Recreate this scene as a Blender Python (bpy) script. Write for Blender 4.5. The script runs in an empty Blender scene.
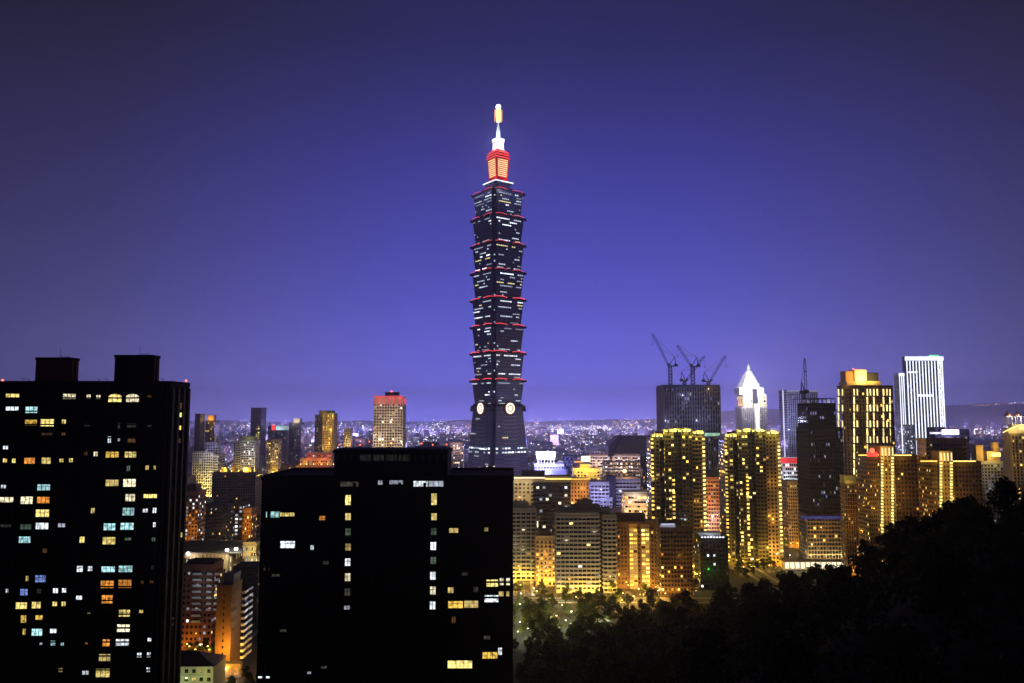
import bpy, math, random
from mathutils import Vector
R = math.radians
rnd = random.Random(7)
sc = bpy.context.scene
col = sc.collection

# ------------------------------------------------------------------ camera
F = 800.0
PITCH = R(5.25)
HC = 130.0
HAZE_DENSITY = 0.00008
cam = bpy.data.objects.new('camera', bpy.data.cameras.new('camera'))
col.objects.link(cam)
cam.location = (0, 0, HC)
cam.rotation_euler = (R(90) + PITCH, 0, 0)
cam.data.sensor_width = 36
cam.data.lens = 36 * F / 1024
cam.data.clip_start = 0.5
cam.data.clip_end = 60000
sc.camera = cam

# ------------------------------------------------------------------ night sky
W = bpy.data.worlds.new('World')
sc.world = W
W.use_nodes = True
nt = W.node_tree
nt.nodes.clear()
def N(t, **k):
    n = nt.nodes.new(t)
    for a, b in k.items(): setattr(n, a, b)
    return n
def math_node(op, a, b=None):
    n = N('ShaderNodeMath', operation=op)
    for i, v in enumerate((a, b)):
        if v is None: continue
        if isinstance(v, (int, float)): n.inputs[i].default_value = v
        else: nt.links.new(v, n.inputs[i])
    return n.outputs[0]
tc = N('ShaderNodeTexCoord')
sep = N('ShaderNodeSeparateXYZ')
nt.links.new(tc.outputs['Generated'], sep.inputs[0])
az = math_node('ABSOLUTE', math_node('SUBTRACT', math_node('ARCTAN2', sep.outputs[0], sep.outputs[1]), R(3)))
el = math_node('ABSOLUTE', math_node('ARCSINE', sep.outputs[2]))
def sky_ramp(val, span, stops, k, tint=(1, 1, 1)):
    r = N('ShaderNodeValToRGB')
    nt.links.new(math_node('DIVIDE', val, R(span)), r.inputs[0])
    cr = r.color_ramp
    while len(cr.elements) < len(stops): cr.elements.new(0.5)
    for e, (d, c) in zip(cr.elements, stops):
        e.position = d / span
        e.color = (c[0] / k * tint[0], c[1] / k * tint[1], c[2] / k * tint[2], 1)
    return r.outputs[0]
# brightness of the night sky by height, and how the city glow falls off (and greys) sideways
SKY = [(0, (.27, .28, 1.2)), (1.8, (.185, .193, .88)), (4, (.135, .142, .69)), (7.8, (.098, .104, .535)), (12, (.074, .076, .41)), (17.4, (.050, .051, .282)), (21.5, (.038, .038, .18)), (25.5, (.0275, .0275, .110)), (33, (.018, .0175, .056)), (60, (.007, .0068, .016))]
SIDE = [(0, (1, 1, 1)), (10, (.97, .96, .92)), (20, (.87, .84, .64)), (30, (.70, .64, .35)), (40, (.55, .5, .24)), (90, (.3, .28, .14)), (180, (.15, .14, .08))]
mulc = N('ShaderNodeMix', data_type='RGBA', blend_type='MULTIPLY')
mulc.inputs[0].default_value = 1
nt.links.new(sky_ramp(el, 60, SKY, 4.0, (.93, .93, 1.1)), mulc.inputs[6]); nt.links.new(sky_ramp(az, 180, SIDE, 1.0), mulc.inputs[7])
sky = N('ShaderNodeTexSky', sky_type='NISHITA')
sky.sun_disc = False
sky.sun_elevation = R(-4)
sky.sun_rotation = R(5)
bg1 = N('ShaderNodeBackground'); bg2 = N('ShaderNodeBackground')
nt.links.new(mulc.outputs[2], bg1.inputs[0]); bg1.inputs[1].default_value = 4.0
nt.links.new(sky.outputs[0], bg2.inputs[0]); bg2.inputs[1].default_value = 0.004
ad = N('ShaderNodeAddShader'); wo = N('ShaderNodeOutputWorld')
nt.links.new(bg1.outputs[0], ad.inputs[0]); nt.links.new(bg2.outputs[0], ad.inputs[1]); nt.links.new(ad.outputs[0], wo.inputs[0])

sc.view_settings.view_transform = 'Standard'
sc.view_settings.look = 'None'
sc.view_settings.exposure = 0
sc.view_settings.gamma = 1
sc.cycles.max_bounces = 4
sc.cycles.diffuse_bounces = 2
sc.cycles.glossy_bounces = 2
sc.cycles.volume_bounces = 0
sc.cycles.sample_clamp_indirect = 1.5
sc.cycles.sample_clamp_direct = 0
sc.cycles.use_light_tree = True
sc.cycles.use_denoising = True
sc.cycles.caustics_reflective = False
sc.cycles.caustics_refractive = False

# ------------------------------------------------------------------ helpers
def at(px, py, D):
    u = (px - 512) / F; v = (341.5 - py) / F
    y = math.cos(PITCH) - v * math.sin(PITCH); z = math.sin(PITCH) + v * math.cos(PITCH)
    k = D / y
    return Vector((u * k, D, HC + z * k))

MATS = {}
def mat(name, c, rough=0.8, var=0.25, scale=0.15, spec=0.3, metal=0.0):
    if name in MATS: return MATS[name]
    m = bpy.data.materials.new(name); m.use_nodes = True
    n = m.node_tree; b = n.nodes['Principled BSDF']
    b.inputs['Roughness'].default_value = rough
    b.inputs['Metallic'].default_value = metal
    b.inputs['Specular IOR Level'].default_value = spec
    tx = n.nodes.new('ShaderNodeTexCoord'); no = n.nodes.new('ShaderNodeTexNoise')
    no.inputs['Scale'].default_value = scale; no.inputs['Detail'].default_value = 5
    mr = n.nodes.new('ShaderNodeMapRange')
    mr.inputs[3].default_value = 1 - var; mr.inputs[4].default_value = 1 + var
    mx = n.nodes.new('ShaderNodeMix'); mx.data_type = 'RGBA'; mx.blend_type = 'MULTIPLY'
    mx.inputs[0].default_value = 1
    mx.inputs[6].default_value = (*c, 1)
    n.links.new(tx.outputs['Object'], no.inputs['Vector'])
    n.links.new(no.outputs[0], mr.inputs[0]); n.links.new(mr.outputs[0], mx.inputs[7])
    n.links.new(mx.outputs[2], b.inputs['Base Color'])
    MATS[name] = m
    return m

def emis(name, c, s, var=0.0, scale=0.7, sample=False, rand=0.0):
    """something that gives off light: a lamp, a lit window, an LED strip"""
    if name in MATS: return MATS[name]
    m = bpy.data.materials.new(name); m.use_nodes = True
    n = m.node_tree; b = n.nodes['Principled BSDF']
    b.inputs['Base Color'].default_value = (.03, .03, .03, 1)
    b.inputs['Roughness'].default_value = 0.4
    b.inputs['Emission Color'].default_value = (*c, 1)
    b.inputs['Emission Strength'].default_value = s
    if var > 0:
        tx = n.nodes.new('ShaderNodeTexCoord'); no = n.nodes.new('ShaderNodeTexNoise')
        oi = n.nodes.new('ShaderNodeObjectInfo')
        va = n.nodes.new('ShaderNodeVectorMath'); va.operation = 'ADD'
        sm = n.nodes.new('ShaderNodeMath'); sm.operation = 'MULTIPLY'; sm.inputs[1].default_value = 91
        n.links.new(oi.outputs['Random'], sm.inputs[0])
        n.links.new(tx.outputs['Object'], va.inputs[0]); n.links.new(sm.outputs[0], va.inputs[1])
        no.inputs['Scale'].default_value = scale; no.inputs['Detail'].default_value = 2
        n.links.new(va.outputs[0], no.inputs['Vector'])
        mr = n.nodes.new('ShaderNodeMapRange')
        mr.inputs[1].default_value = .3; mr.inputs[2].default_value = .7
        mr.inputs[3].default_value = s * (1 - var); mr.inputs[4].default_value = s * (1 + var)
        n.links.new(no.outputs[0], mr.inputs[0])
        k = n.nodes.new('ShaderNodeMath'); k.operation = 'MULTIPLY'
        mr2 = n.nodes.new('ShaderNodeMapRange')
        mr2.inputs[3].default_value = 1 - rand; mr2.inputs[4].default_value = 1 + rand * .5
        n.links.new(oi.outputs['Random'], mr2.inputs[0])
        n.links.new(mr.outputs[0], k.inputs[0]); n.links.new(mr2.outputs[0], k.inputs[1])
        n.links.new(k.outputs[0], b.inputs['Emission Strength'])
    m.cycles.emission_sampling = 'FRONT_BACK' if sample else 'NONE'
    MATS[name] = m
    return m

class MB:
    def __init__(s): s.v = []; s.f = []; s.m = []; s.ms = []
    def mi(s, m):
        if m not in s.ms: s.ms.append(m)
        return s.ms.index(m)
    def poly(s, pts, m):
        i = len(s.v); s.v += [tuple(p) for p in pts]; s.f.append(tuple(range(i, i + len(pts)))); s.m.append(s.mi(m))
    def hexa(s, p, m):          # 8 points: bottom 4 ccw, top 4 ccw
        i = len(s.v); s.v += [tuple(q) for q in p]; k = s.mi(m)
        for q in ((3, 2, 1, 0), (4, 5, 6, 7), (0, 1, 5, 4), (1, 2, 6, 5), (2, 3, 7, 6), (3, 0, 4, 7)):
            s.f.append(tuple(i + a for a in q)); s.m.append(k)
    def box(s, x0, x1, y0, y1, z0, z1, m):
        s.hexa([(x0, y0, z0), (x1, y0, z0), (x1, y1, z0), (x0, y1, z0), (x0, y0, z1), (x1, y0, z1), (x1, y1, z1), (x0, y1, z1)], m)
    def prism(s, a, z0, b, z1, m, cap=True):   # two outlines of equal length
        n = len(a); i = len(s.v); k = s.mi(m)
        s.v += [(x, y, z0) for x, y in a] + [(x, y, z1) for x, y in b]
        for j in range(n):
            j2 = (j + 1) % n
            s.f.append((i + j, i + j2, i + n + j2, i + n + j)); s.m.append(k)
        if cap:
            s.f.append(tuple(i + n + j for j in range(n))); s.m.append(k)
            s.f.append(tuple(i + n - 1 - j for j in range(n))); s.m.append(k)
    def lathe(s, prof, m, n=16, cx=0, cy=0):
        for (r0, z0), (r1, z1) in zip(prof, prof[1:]):
            a = [(cx + max(r0, .01) * math.cos(6.28319 * j / n), cy + max(r0, .01) * math.sin(6.28319 * j / n)) for j in range(n)]
            b = [(cx + max(r1, .01) * math.cos(6.28319 * j / n), cy + max(r1, .01) * math.sin(6.28319 * j / n)) for j in range(n)]
            s.prism(a, z0, b, z1, m, cap=False)
    def bar(s, p, q, r, m, r2=None, n=4):
        p = Vector(p); q = Vector(q); d = (q - p).normalized()
        u = d.orthogonal().normalized(); w = d.cross(u); r2 = r if r2 is None else r2
        i = len(s.v); k = s.mi(m)
        for c, rr in ((p, r), (q, r2)):
            for j in range(n):
                a = 6.28319 * (j + .5) / n
                s.v.append(tuple(c + (u * math.cos(a) + w * math.sin(a)) * rr))
        for j in range(n):
            j2 = (j + 1) % n
            s.f.append((i + j, i + j2, i + n + j2, i + n + j)); s.m.append(k)
        s.f.append(tuple(i + n - 1 - j for j in range(n))); s.m.append(k)
        s.f.append(tuple(i + n + j for j in range(n))); s.m.append(k)
    def ball(s, c, r, m, rz=None):
        rz = rz or r
        s.lathe([(0, c[2] - rz), (r * .7, c[2] - rz * .7), (r, c[2]), (r * .7, c[2] + rz * .7), (0, c[2] + rz)], m, 8, c[0], c[1])
    def mesh(s, name):
        me = bpy.data.meshes.new(name)
        me.from_pydata(s.v, [], s.f)
        for m in s.ms: me.materials.append(m)
        me.polygons.foreach_set('material_index', s.m)
        me.update()
        return me
    def build(s, name, parent=None, loc=None):
        return link(name, s.mesh(name), parent, loc)

def link(name, data, parent=None, loc=None, rz=0):
    o = bpy.data.objects.new(name, data)
    col.objects.link(o)
    if parent is not None: o.parent = parent
    if loc is not None: o.location = loc
    if rz: o.rotation_euler = (0, 0, rz)
    return o

def thing(name, label, cat, loc=(0, 0, 0), rz=0, group=None):
    o = link(name, None, None, loc, rz)
    o.empty_display_size = 1
    return tag(o, label, cat, group)
def tag(o, label, cat, group=None):
    o['label'] = label; o['category'] = cat
    if group: o['group'] = group
    return o
def struct(o): o['kind'] = 'structure'; return o
def stuff(o): o['kind'] = 'stuff'; return o

def lamp(parent, loc, P, c, r=0.4):
    l = bpy.data.lights.new('lamp_light', 'POINT')
    l.energy = P; l.color = c; l.shadow_soft_size = r
    o = bpy.data.objects.new('lamp_light', l); col.objects.link(o)
    o.parent = parent; o.location = loc
    return o
SOD = (1, .46, .045); GOLD = (1, .60, .07); WARM = (1, .72, .30); COOL = (.75, .88, 1); RED = (1, .06, .06); BLUE = (.25, .25, 1); GREEN = (.2, 1, .3)

# ------------------------------------------------------------------ materials
M = {
 'black': mat('black_tile', (.006, .006, .007), .85, .3, .3, .1),
 'dark': mat('dark_wall', (.03, .028, .03), .8), 'brown': mat('brown_tile', (.12, .07, .04), .7),
 'brick': mat('brick_wall', (.28, .11, .07), .85), 'beige': mat('beige_wall', (.42, .34, .24)),
 'tan': mat('tan_wall', (.34, .24, .14)), 'grey': mat('grey_wall', (.24, .24, .25)), 'pale': mat('pale_wall', (.33, .335, .35)),
 'white': mat('white_wall', (.75, .75, .75), .6, .1), 'concrete': mat('concrete', (.16, .15, .14)), 'pink': mat('pink_grey_wall', (.34, .24, .22)),
 'lilac': mat('lilac_wall', (.45, .45, .6)), 'navy': mat('navy_wall', (.035, .04, .10)), 'olive': mat('olive_tile', (.08, .065, .03), .6),
 'maroon': mat('maroon_wall', (.16, .025, .02)), 'redwall': mat('red_wall', (.42, .19, .15)), 'rust': mat('rust_wall', (.30, .17, .08)),
 'glass': mat('dark_glass', (.012, .014, .02), .12, .2, .2, .6), 'bglass': mat('blue_glass', (.02, .03, .07), .18, .3, .08, .6),
 'steel': mat('steel', (.08, .08, .09), .5), 'roof': mat('roof_tar', (.05, .05, .055)), 'slate': mat('slate_roof', (.06, .065, .08), .6),
 'frame': mat('window_frame', (.05, .05, .05), .6), 'wframe': mat('white_frame', (.6, .6, .6), .5, .05),
}
E = {
 'Y': emis('win_yellow', (1, .80, .24), 2.1, .45, .8, rand=.4), 'C': emis('win_cream', (1, .90, .62), 1.9, .4, .8, rand=.35),
 'W': emis('win_white', (.88, .95, 1), 1.7, .4, .8, rand=.4), 'T': emis('win_teal', (.55, .92, .95), 1.2, .45, .9, rand=.3),
 'O': emis('win_orange', (1, .36, .06), 1.1, .7, 1.3, rand=.4), 'B': emis('win_blue', (.25, .38, 1), .5, .6, 1.0, rand=.3),
 'G': emis('win_gold', (1, .62, .10), 2.0, .3, .6, rand=.45), 'd': emis('win_dim', (.8, .7, .55), .07, .6, 1.2, rand=.6),
 'v': emis('vent_glow', (.7, .65, .45), .02, .6, 1.2), 'e': emis('win_dim_orange', (1, .45, .15), .09, .7, 1.2, rand=.6), 'g': emis('win_dim_green', (.6, .9, .6), .12, .6, 1.2, rand=.5),
 'y': emis('win_soft_yellow', (1, .74, .25), .6, .5, 1.0, rand=.5), 'w': emis('win_soft_white', (.75, .82, 1), .45, .5, 1.0, rand=.5),
 'b': emis('win_soft_blue', (.35, .38, 1), .35, .5, 1.0, rand=.5),
}
L = {
 'gold': emis('led_gold', (1, .72, .18), 2.2), 'white': emis('led_white', (.9, .93, 1), 1.6), 'red': emis('led_red', (1, .05, .05), 1.6),
 'blue': emis('led_blue', (.35, .4, 1), 1.4), 'lilac': emis('led_lilac', (.7, .68, 1), 1.0), 'green': emis('led_green', (.25, 1, .4), 1.0),
 'sodium': emis('lamp_sodium', (1, .6, .15), 9), 'cool': emis('lamp_cool', (1, .96, .9), 9), 'redlamp': emis('lamp_red', (1, .10, .05), 6),
 'orange': emis('lamp_orange', (1, .42, .06), 3), 'softred': emis('led_soft_red', (.9, .10, .12), .65), 'cream': emis('led_cream', (1, .88, .6), 1.6),
}

EN = {k: emis('near_' + k, c, s, .7, 1.5, rand=.45) for k, c, s in (('Y', (1, .78, .24), 1.15), ('C', (1, .88, .58), 1.1), ('W', (.85, .93, 1), 1.1), ('T', (.50, .90, .95), .9), ('O', (1, .36, .06), .8), ('G', (1, .62, .10), 1.0), ('B', (.25, .38, 1), .55))}
FOOT = []
# ------------------------------------------------------------------ windows
WCACHE = {}
def win_mesh(w, h, m, near=False, arch=False, cols=2):
    key = (round(w, 1), round(h, 1), m.name, near, arch, cols)
    if key in WCACHE: return WCACHE[key]
    b = MB(); w = key[0]; h = key[1]
    if arch:
        pts = [(-w / 2, -.06, -h / 2), (w / 2, -.06, -h / 2)] + [(w / 2 * math.cos(a), -.06, h * .12 + h * .38 * math.sin(a)) for a in [i * math.pi / 10 for i in range(11)]]
        b.poly(pts, m)
    else:
        b.poly([(-w / 2, -.06, -h / 2), (w / 2, -.06, -h / 2), (w / 2, -.06, h / 2), (-w / 2, -.06, h / 2)], m)
    fr = M['frame']; t = .05 if near else .09
    for i in range(1, cols):
        x = -w / 2 + w * i / cols
        b.box(x - t, x + t, -.13, -.01, -h / 2, h / 2, fr)
    if near and not arch:
        b.box(-w / 2 - .08, -w / 2, -.16, 0, -h / 2, h / 2, fr); b.box(w / 2, w / 2 + .08, -.16, 0, -h / 2, h / 2, fr)
        if h > 1.3: b.box(-w / 2, w / 2, -.12, -.02, h * .12, h * .12 + .07, fr)
        b.box(-w / 2 - .12, w / 2 + .12, -.25, 0, -h / 2 - .12, -h / 2, fr); b.box(-w / 2 - .08, w / 2 + .08, -.16, 0, h / 2, h / 2 + .08, fr)
    else:
        b.box(-w / 2 - .1, w / 2 + .1, -.2, 0, -h / 2 - .15, -h / 2, fr)
    me = b.mesh('window'); WCACHE[key] = me
    return me

FACES = {'S': 0, 'E': math.pi / 2, 'W': -math.pi / 2}
def pick(pal, r):
    return E[pal[int(r.random() * len(pal))]]

LSCALE = {'white domed crown': .40, 'trellis': 1.15, 'faceted tower': .6, 'gold lamp columns': .8, 'curved roofs': .25, 'netting': .5, 'grey beige': .55, 'right edge of the black office': .6,
          'red lit crown': .5, 'washed yellow': .6, 'white gridded office slab': .5, 'gold lit vertical stripes': .5, 'among the mid city': .7, 'tall slots, carrying': 1.5, 'bluish white office': .8, 'gold balcony columns': .9, 'office complex': .6, 'stair tower at the right': .5, 'stepped red': .45, 'dark red brown': .5, 'red rooftop sign': .5}
def bld(name, label, D, vols, cat='building', group=None, yaw=0, lights=(), detail=True, base=0, seed=None, parts=100, fit=True, glow=None):
    """a building: a list of upright volumes given by their outline at distance D, with windows on front and both sides"""
    r = random.Random(seed if seed is not None else int(D * 13 + vols[0]['x'][0] * 7))
    x0 = min(at(v['x'][0], v['y'], D).x for v in vols); x1 = max(at(v['x'][1], v['y'], D).x for v in vols)
    xc = (x0 + x1) / 2
    root = thing(name, label, cat, (xc, D, base), R(yaw), group)
    pmin = min(v['x'][0] for v in vols); pmax = max(v['x'][1] for v in vols)
    wall = MB(); lit = []; dark = []
    for v in vols:
        a = at(v['x'][0], v['y'], D); b = at(v['x'][1], v['y'], D)
        u0 = a.x - xc; u1 = b.x - xc; zt = a.z - base
        z0 = v.get('z0', 0)
        if 'yb' in v: z0 = at(v['x'][0], v['yb'], D).z - base
        yf = -v.get('off', 0); yb = yf + v.get('dep', 18)
        # the receding flank belongs to the outline too: pull the front edge in by what the depth adds
        if fit and xc > 0 and v['x'][0] < pmin + 4: u0 = min(u0 + a.x * yb / (D + yb), u1 - 2)
        if fit and xc < 0 and v['x'][1] > pmax - 4: u1 = max(u1 + b.x * yb / (D + yb), u0 + 2)
        wm = M[v.get('wall', 'grey')]
        wall.box(u0, u1, yf, yb, z0, zt, wm)
        # parapet rim
        pm = M[v.get('par', v.get('wall', 'grey'))]
        if zt - z0 > 6:
            for q in ((u0 - .2, u1 + .2, yf - .2, yf + .3), (u0 - .2, u1 + .2, yb - .3, yb + .2), (u0 - .2, u0 + .3, yf + .3, yb - .3), (u1 - .3, u1 + .2, yf + .3, yb - .3)):
                wall.box(*q, zt - .9, zt + .9, pm)
        w = v.get('win')
        if not w: continue
        fh = w.get('fh', 3.4); nz = max(1, int((zt - z0 - w.get('top', 2.5)) / fh))
        for face in w.get('faces', 'SEW'):
            ww = (u1 - u0) if face == 'S' else (yb - yf)
            bay = (u1 - u0) / w['nx']
            nx = max(1, round(ww / bay))
            bay = ww / nx
            wx = bay * w.get('ww', .55); wz = fh * w.get('wh', .5)
            if face == 'S': fx = lambda s, o: (u0 + s, yf - o)
            elif face == 'E': fx = lambda s, o: (u1 + o, yf + s)
            else: fx = lambda s, o: (u0 - o, yb - s)
            if 'band' in v:
                bm = M[v['band']]; bo = v.get('bo', .35)
                for k in range(nz):
                    zz = zt - w.get('top', 2.5) - k * fh
                    if face == 'S': wall.box(u0, u1, yf - bo, yf, zz, zz + fh * v.get('bh', .22), bm)
                    elif face == 'E': wall.box(u1, u1 + bo, yf, yb, zz, zz + fh * v.get('bh', .22), bm)
                    else: wall.box(u0 - bo, u0, yf, yb, zz, zz + fh * v.get('bh', .22), bm)
            if 'pil' in v:
                bm = M[v['pil']]; po = v.get('po', .5); pw = min(.5, bay * .12) if v.get('pw') is None else v['pw']
                for k in range(nx + 1):
                    s = min(max(k * bay, pw), ww - pw)
                    p, q = fx(s - pw, 0), fx(s + pw, po)
                    wall.box(min(p[0], q[0]), max(p[0], q[0]), min(p[1], q[1]), max(p[1], q[1]), z0, zt - 1, bm)
            rows = w.get('rows')
            for k in range(nz):
                floorlit = r.random() < w.get('pf', 0)
                for j in range(nx):
                    if 'cols' in w and face == 'S' and j not in w['cols']: continue
                    zz = zt - w.get('top', 2.5) - (k + .45) * fh
                    p = fx((j + .5) * bay, .02)
                    pl = w.get('p', .15) if face == 'S' else w.get('ps', w.get('p', .15))
                    if rows and not (rows[0] <= k < rows[1]): pl = 0
                    item = (p[0], p[1], zz, FACES[face], wx, wz)
                    if floorlit and r.random() < .85 or r.random() < pl: lit.append(item + (pick(w.get('pal', 'YYCWyyO'), r),))
                    elif w.get('dark', True): dark.append(item + (M['glass'],))
    wall.build('wall', root)
    FOOT.append((x0, x1, D - max(v.get('off', 0) for v in vols), D + max(v.get('dep', 18) - v.get('off', 0) for v in vols)))
    r.shuffle(lit)
    seq = lit + dark
    rest = seq
    if detail:
        for (x, y, z, rz, wx, wz, m) in seq[:parts]:
            link('window', win_mesh(wx, wz, m, False, False, 2 if wx > 1.6 else 1), root, (x, y, z), rz)
        rest = seq[parts:]
    if rest:
        b = MB()
        for (x, y, z, rz, wx, wz, m) in rest:
            c, s = math.cos(rz), math.sin(rz)
            # pane with a little depth, outward is (s, -c)
            q = [(-wx / 2, -wz / 2), (wx / 2, -wz / 2), (wx / 2, wz / 2), (-wx / 2, wz / 2)]
            b.poly([(x + c * i + s * .06, y + s * i - c * .06, z + k) for i, k in q], m)
        o = b.build('window', root)
        if len(rest) > 1: stuff(o)
    root['zt'] = at(vols[0]['x'][0], vols[0]['y'], D).z
    ls = next((f for k, f in LSCALE.items() if k in label), 1.0)
    if glow:      # row of lamps along the foot of the front
        gx = -(x1 - x0) / 2 + 2.5
        while gx < (x1 - x0) / 2:
            lamp(root, (gx, -max(v.get('off', 0) for v in vols) - 3.4, 4.2), glow[0] * 1.6 * r.uniform(.6, 1.3), glow[1], .5); gx += r.uniform(5, 8)
    for lt in lights:
        px, py, off, P, c = lt[:5]
        p = at(px, py, D - off)
        lamp(root, (p.x - xc, -off, p.z - base), P * ls, c, .8)
    return root, xc

def strip(root, xc, D, px0, px1, py0, py1, off, m, name='light_strip', th=.4, base=0):
    a = at(px0, py0, D); b = at(px1, py0, D)
    o = MB(); z0, z1 = sorted((a.z, at(px1, py1, D).z))
    if z1 - z0 < .4: z0 -= .3; z1 += .3
    o.box(a.x - xc, b.x - xc, -off - th, -off, z0 - base, z1 - base, m)
    return o.build(name, root)

def rooftop(root, xc, D, px0, px1, y0, ytop, dep=6, wall='concrete', off=-4, tank=True):
    """a stair house and a water tank on a roof"""
    a = at(px0, y0, D); b = at(px1, ytop, D)
    o = MB(); o.box(a.x - xc, b.x - xc, -off, -off + dep, a.z - .3, b.z, M[wall]); o.box(a.x - xc - .3, b.x - xc + .3, -off - .3, -off + dep + .3, b.z, b.z + .3, M['roof'])
    o.build('stair_house', root)
    if tank:
        x = b.x - xc + 2.2; o = MB()
        o.lathe([(0, a.z - .2), (1.1, a.z - .2), (1.1, a.z + 2.2), (.7, a.z + 2.6), (0, a.z + 2.7)], M['steel'], 10, x, -off + 2)
        o.build('water_tank', root)

def red_lamp(root, loc, r=.35, h=1.6):
    o = MB(); x, y, z = loc
    o.bar((x, y, z), (x, y, z + h), .06, M['steel'])
    p = o.build('lamp_post', root)
    o = MB(); o.ball((x, y, z + h + r * .6), r, L['redlamp']); o.build('warning_light', p)

# ------------------------------------------------------------------ ground and hill
RIDGE = [(0, 20, 120), (60, 52, 109), (120, 82, 114), (170, 95, 102), (220, 100, 88), (270, 95, 70), (320, 80, 55), (380, 52, 28), (430, 22, 8), (470, 0, -4), (600, 0, -60)]
def ridge(y):
    y = max(0, min(599, y))
    for (a, x0, z0), (b, x1, z1) in zip(RIDGE, RIDGE[1:]):
        if y <= b:
            k = (y - a) / (b - a); return x0 + (x1 - x0) * k, z0 + (z1 - z0) * k
def hill_z(x, y):
    rx, rz = ridge(y)
    z = rz - (.52 * (rx - x) if x < rx else .22 * (x - rx))
    z = max(z, 128.2 - .85 * math.hypot(x, y))
    z += 1.2 * math.sin(x * .11 + y * .05) * math.sin(y * .09 - x * .04)
    return max(z, -3)
g = MB(); ASPH = mat('city_ground', (.026, .026, .026), .9, .4, .02)
g.poly([(-14000, -300, 0), (14000, -300, 0), (14000, 13000, 0), (-14000, 13000, 0)], ASPH)
struct(g.build('ground'))
hm = MB(); SOIL = mat('forest_floor', (.016, .02, .010), .95, .5, .3, .05)
nxh, nyh = 60, 62
for j in range(nyh + 1):
    for i in range(nxh + 1):
        x = -190 + i * 8; y = -20 + j * 8.5
        hm.v.append((x, y, hill_z(x, y)))
for j in range(nyh):
    for i in range(nxh):
        a = j * (nxh + 1) + i
        hm.f.append((a, a + 1, a + nxh + 2, a + nxh + 1)); hm.m.append(hm.mi(SOIL))
struct(hm.build('hill'))
# far mountains
fm = MB(); HILL = mat('far_hill', (.05, .06, .05), .95, .3, .004, .05)
PR = [(-200, 422), (0, 421.5), (150, 421), (300, 421.5), (450, 421), (600, 420.5), (680, 417), (720, 412), (770, 408), (830, 410), (890, 410), (950, 406), (1000, 403), (1060, 401), (1250, 406)]
prev = None
for i in range(121):
    px = -200 + i * 12
    for (a, ya), (b, yb) in zip(PR, PR[1:]):
        if a <= px <= b: yy = ya + (yb - ya) * (px - a) / (b - a)
    yy += .8 * math.sin(px * .05) + .5 * math.sin(px * .13 + 1)
    p = at(px, yy, 9500)
    cur = [(p.x * .86, 8300, -2), (p.x * .93, 8900, max(p.z, 20) * .45), (p.x, 9500, max(p.z, 20)), (p.x * 1.1, 10600, -2)]
    if prev:
        for k in range(3): fm.poly([prev[k], cur[k], cur[k + 1], prev[k + 1]], HILL)
    prev = cur
struct(fm.build('mountains'))

# ------------------------------------------------------------------ the two near dark blocks
def near_windows(root, xc, D, items, yoff=0):
    for (cx, cy, w, h, k, *rest) in items:
        p = at(cx, cy, D); s = D / F
        arch = 'arch' in rest
        ww = max(.5, w * s); wh = max(.5, h * s)
        link('window', win_mesh(ww, wh, EN.get(k, E[k]), True, arch, 3 if ww > 2.2 else 2), root, (p.x - xc, yoff, p.z))

D = 195
BZ = []
for (cx, cy, w, h, k, *rest) in [
 (49,212,52,16,'Y'),(264,214,48,18,'C'),(337,215,16,16,'C'),(374,216,16,14,'C'),(437,220,50,30,'Y','arch'),(502,220,52,30,'C','arch'),(568,215,12,10,'e'),
 (48,261,50,16,'W'),(121,265,46,24,'T'),(119,313,46,20,'G'),(180,314,50,26,'Y'),(243,310,16,16,'Y'),
 (180,357,40,10,'e'),(242,357,14,10,'e'),(452,325,8,20,'d'),(500,324,34,16,'d'),(416,378,12,24,'W'),(452,376,8,16,'w'),(500,382,30,14,'e'),
 (22,408,18,12,'W'),(326,430,12,14,'e'),(364,431,16,18,'C'),(427,434,48,24,'G'),(496,434,44,24,'Y'),
 (20,457,16,14,'Y'),(54,458,14,16,'Y'),(115,459,44,24,'O'),(176,460,34,26,'Y'),(234,457,16,12,'Y'),(270,456,14,14,'Y'),
 (559,484,12,16,'y'),(588,484,8,14,'y'),(488,487,12,20,'g'),(426,542,48,24,'y'),(492,542,46,28,'C'),(14,556,18,12,'W'),(167,559,48,22,'T'),
 (27,606,56,18,'C'),(104,608,48,26,'C'),(165,607,46,24,'O'),(495,598,36,26,'C'),(573,592,54,14,'Y'),
 (353,647,14,18,'Y'),(488,651,44,28,'T'),(552,647,18,14,'W'),(588,646,16,18,'W'),(162,657,50,26,'Y'),(330,322,20,10,'d'),(568,325,14,10,'d')]:
    BZ.append((cx / 3.795, 340 + cy / 3.795, w / 3.795, h / 3.795, k, *rest))
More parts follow.
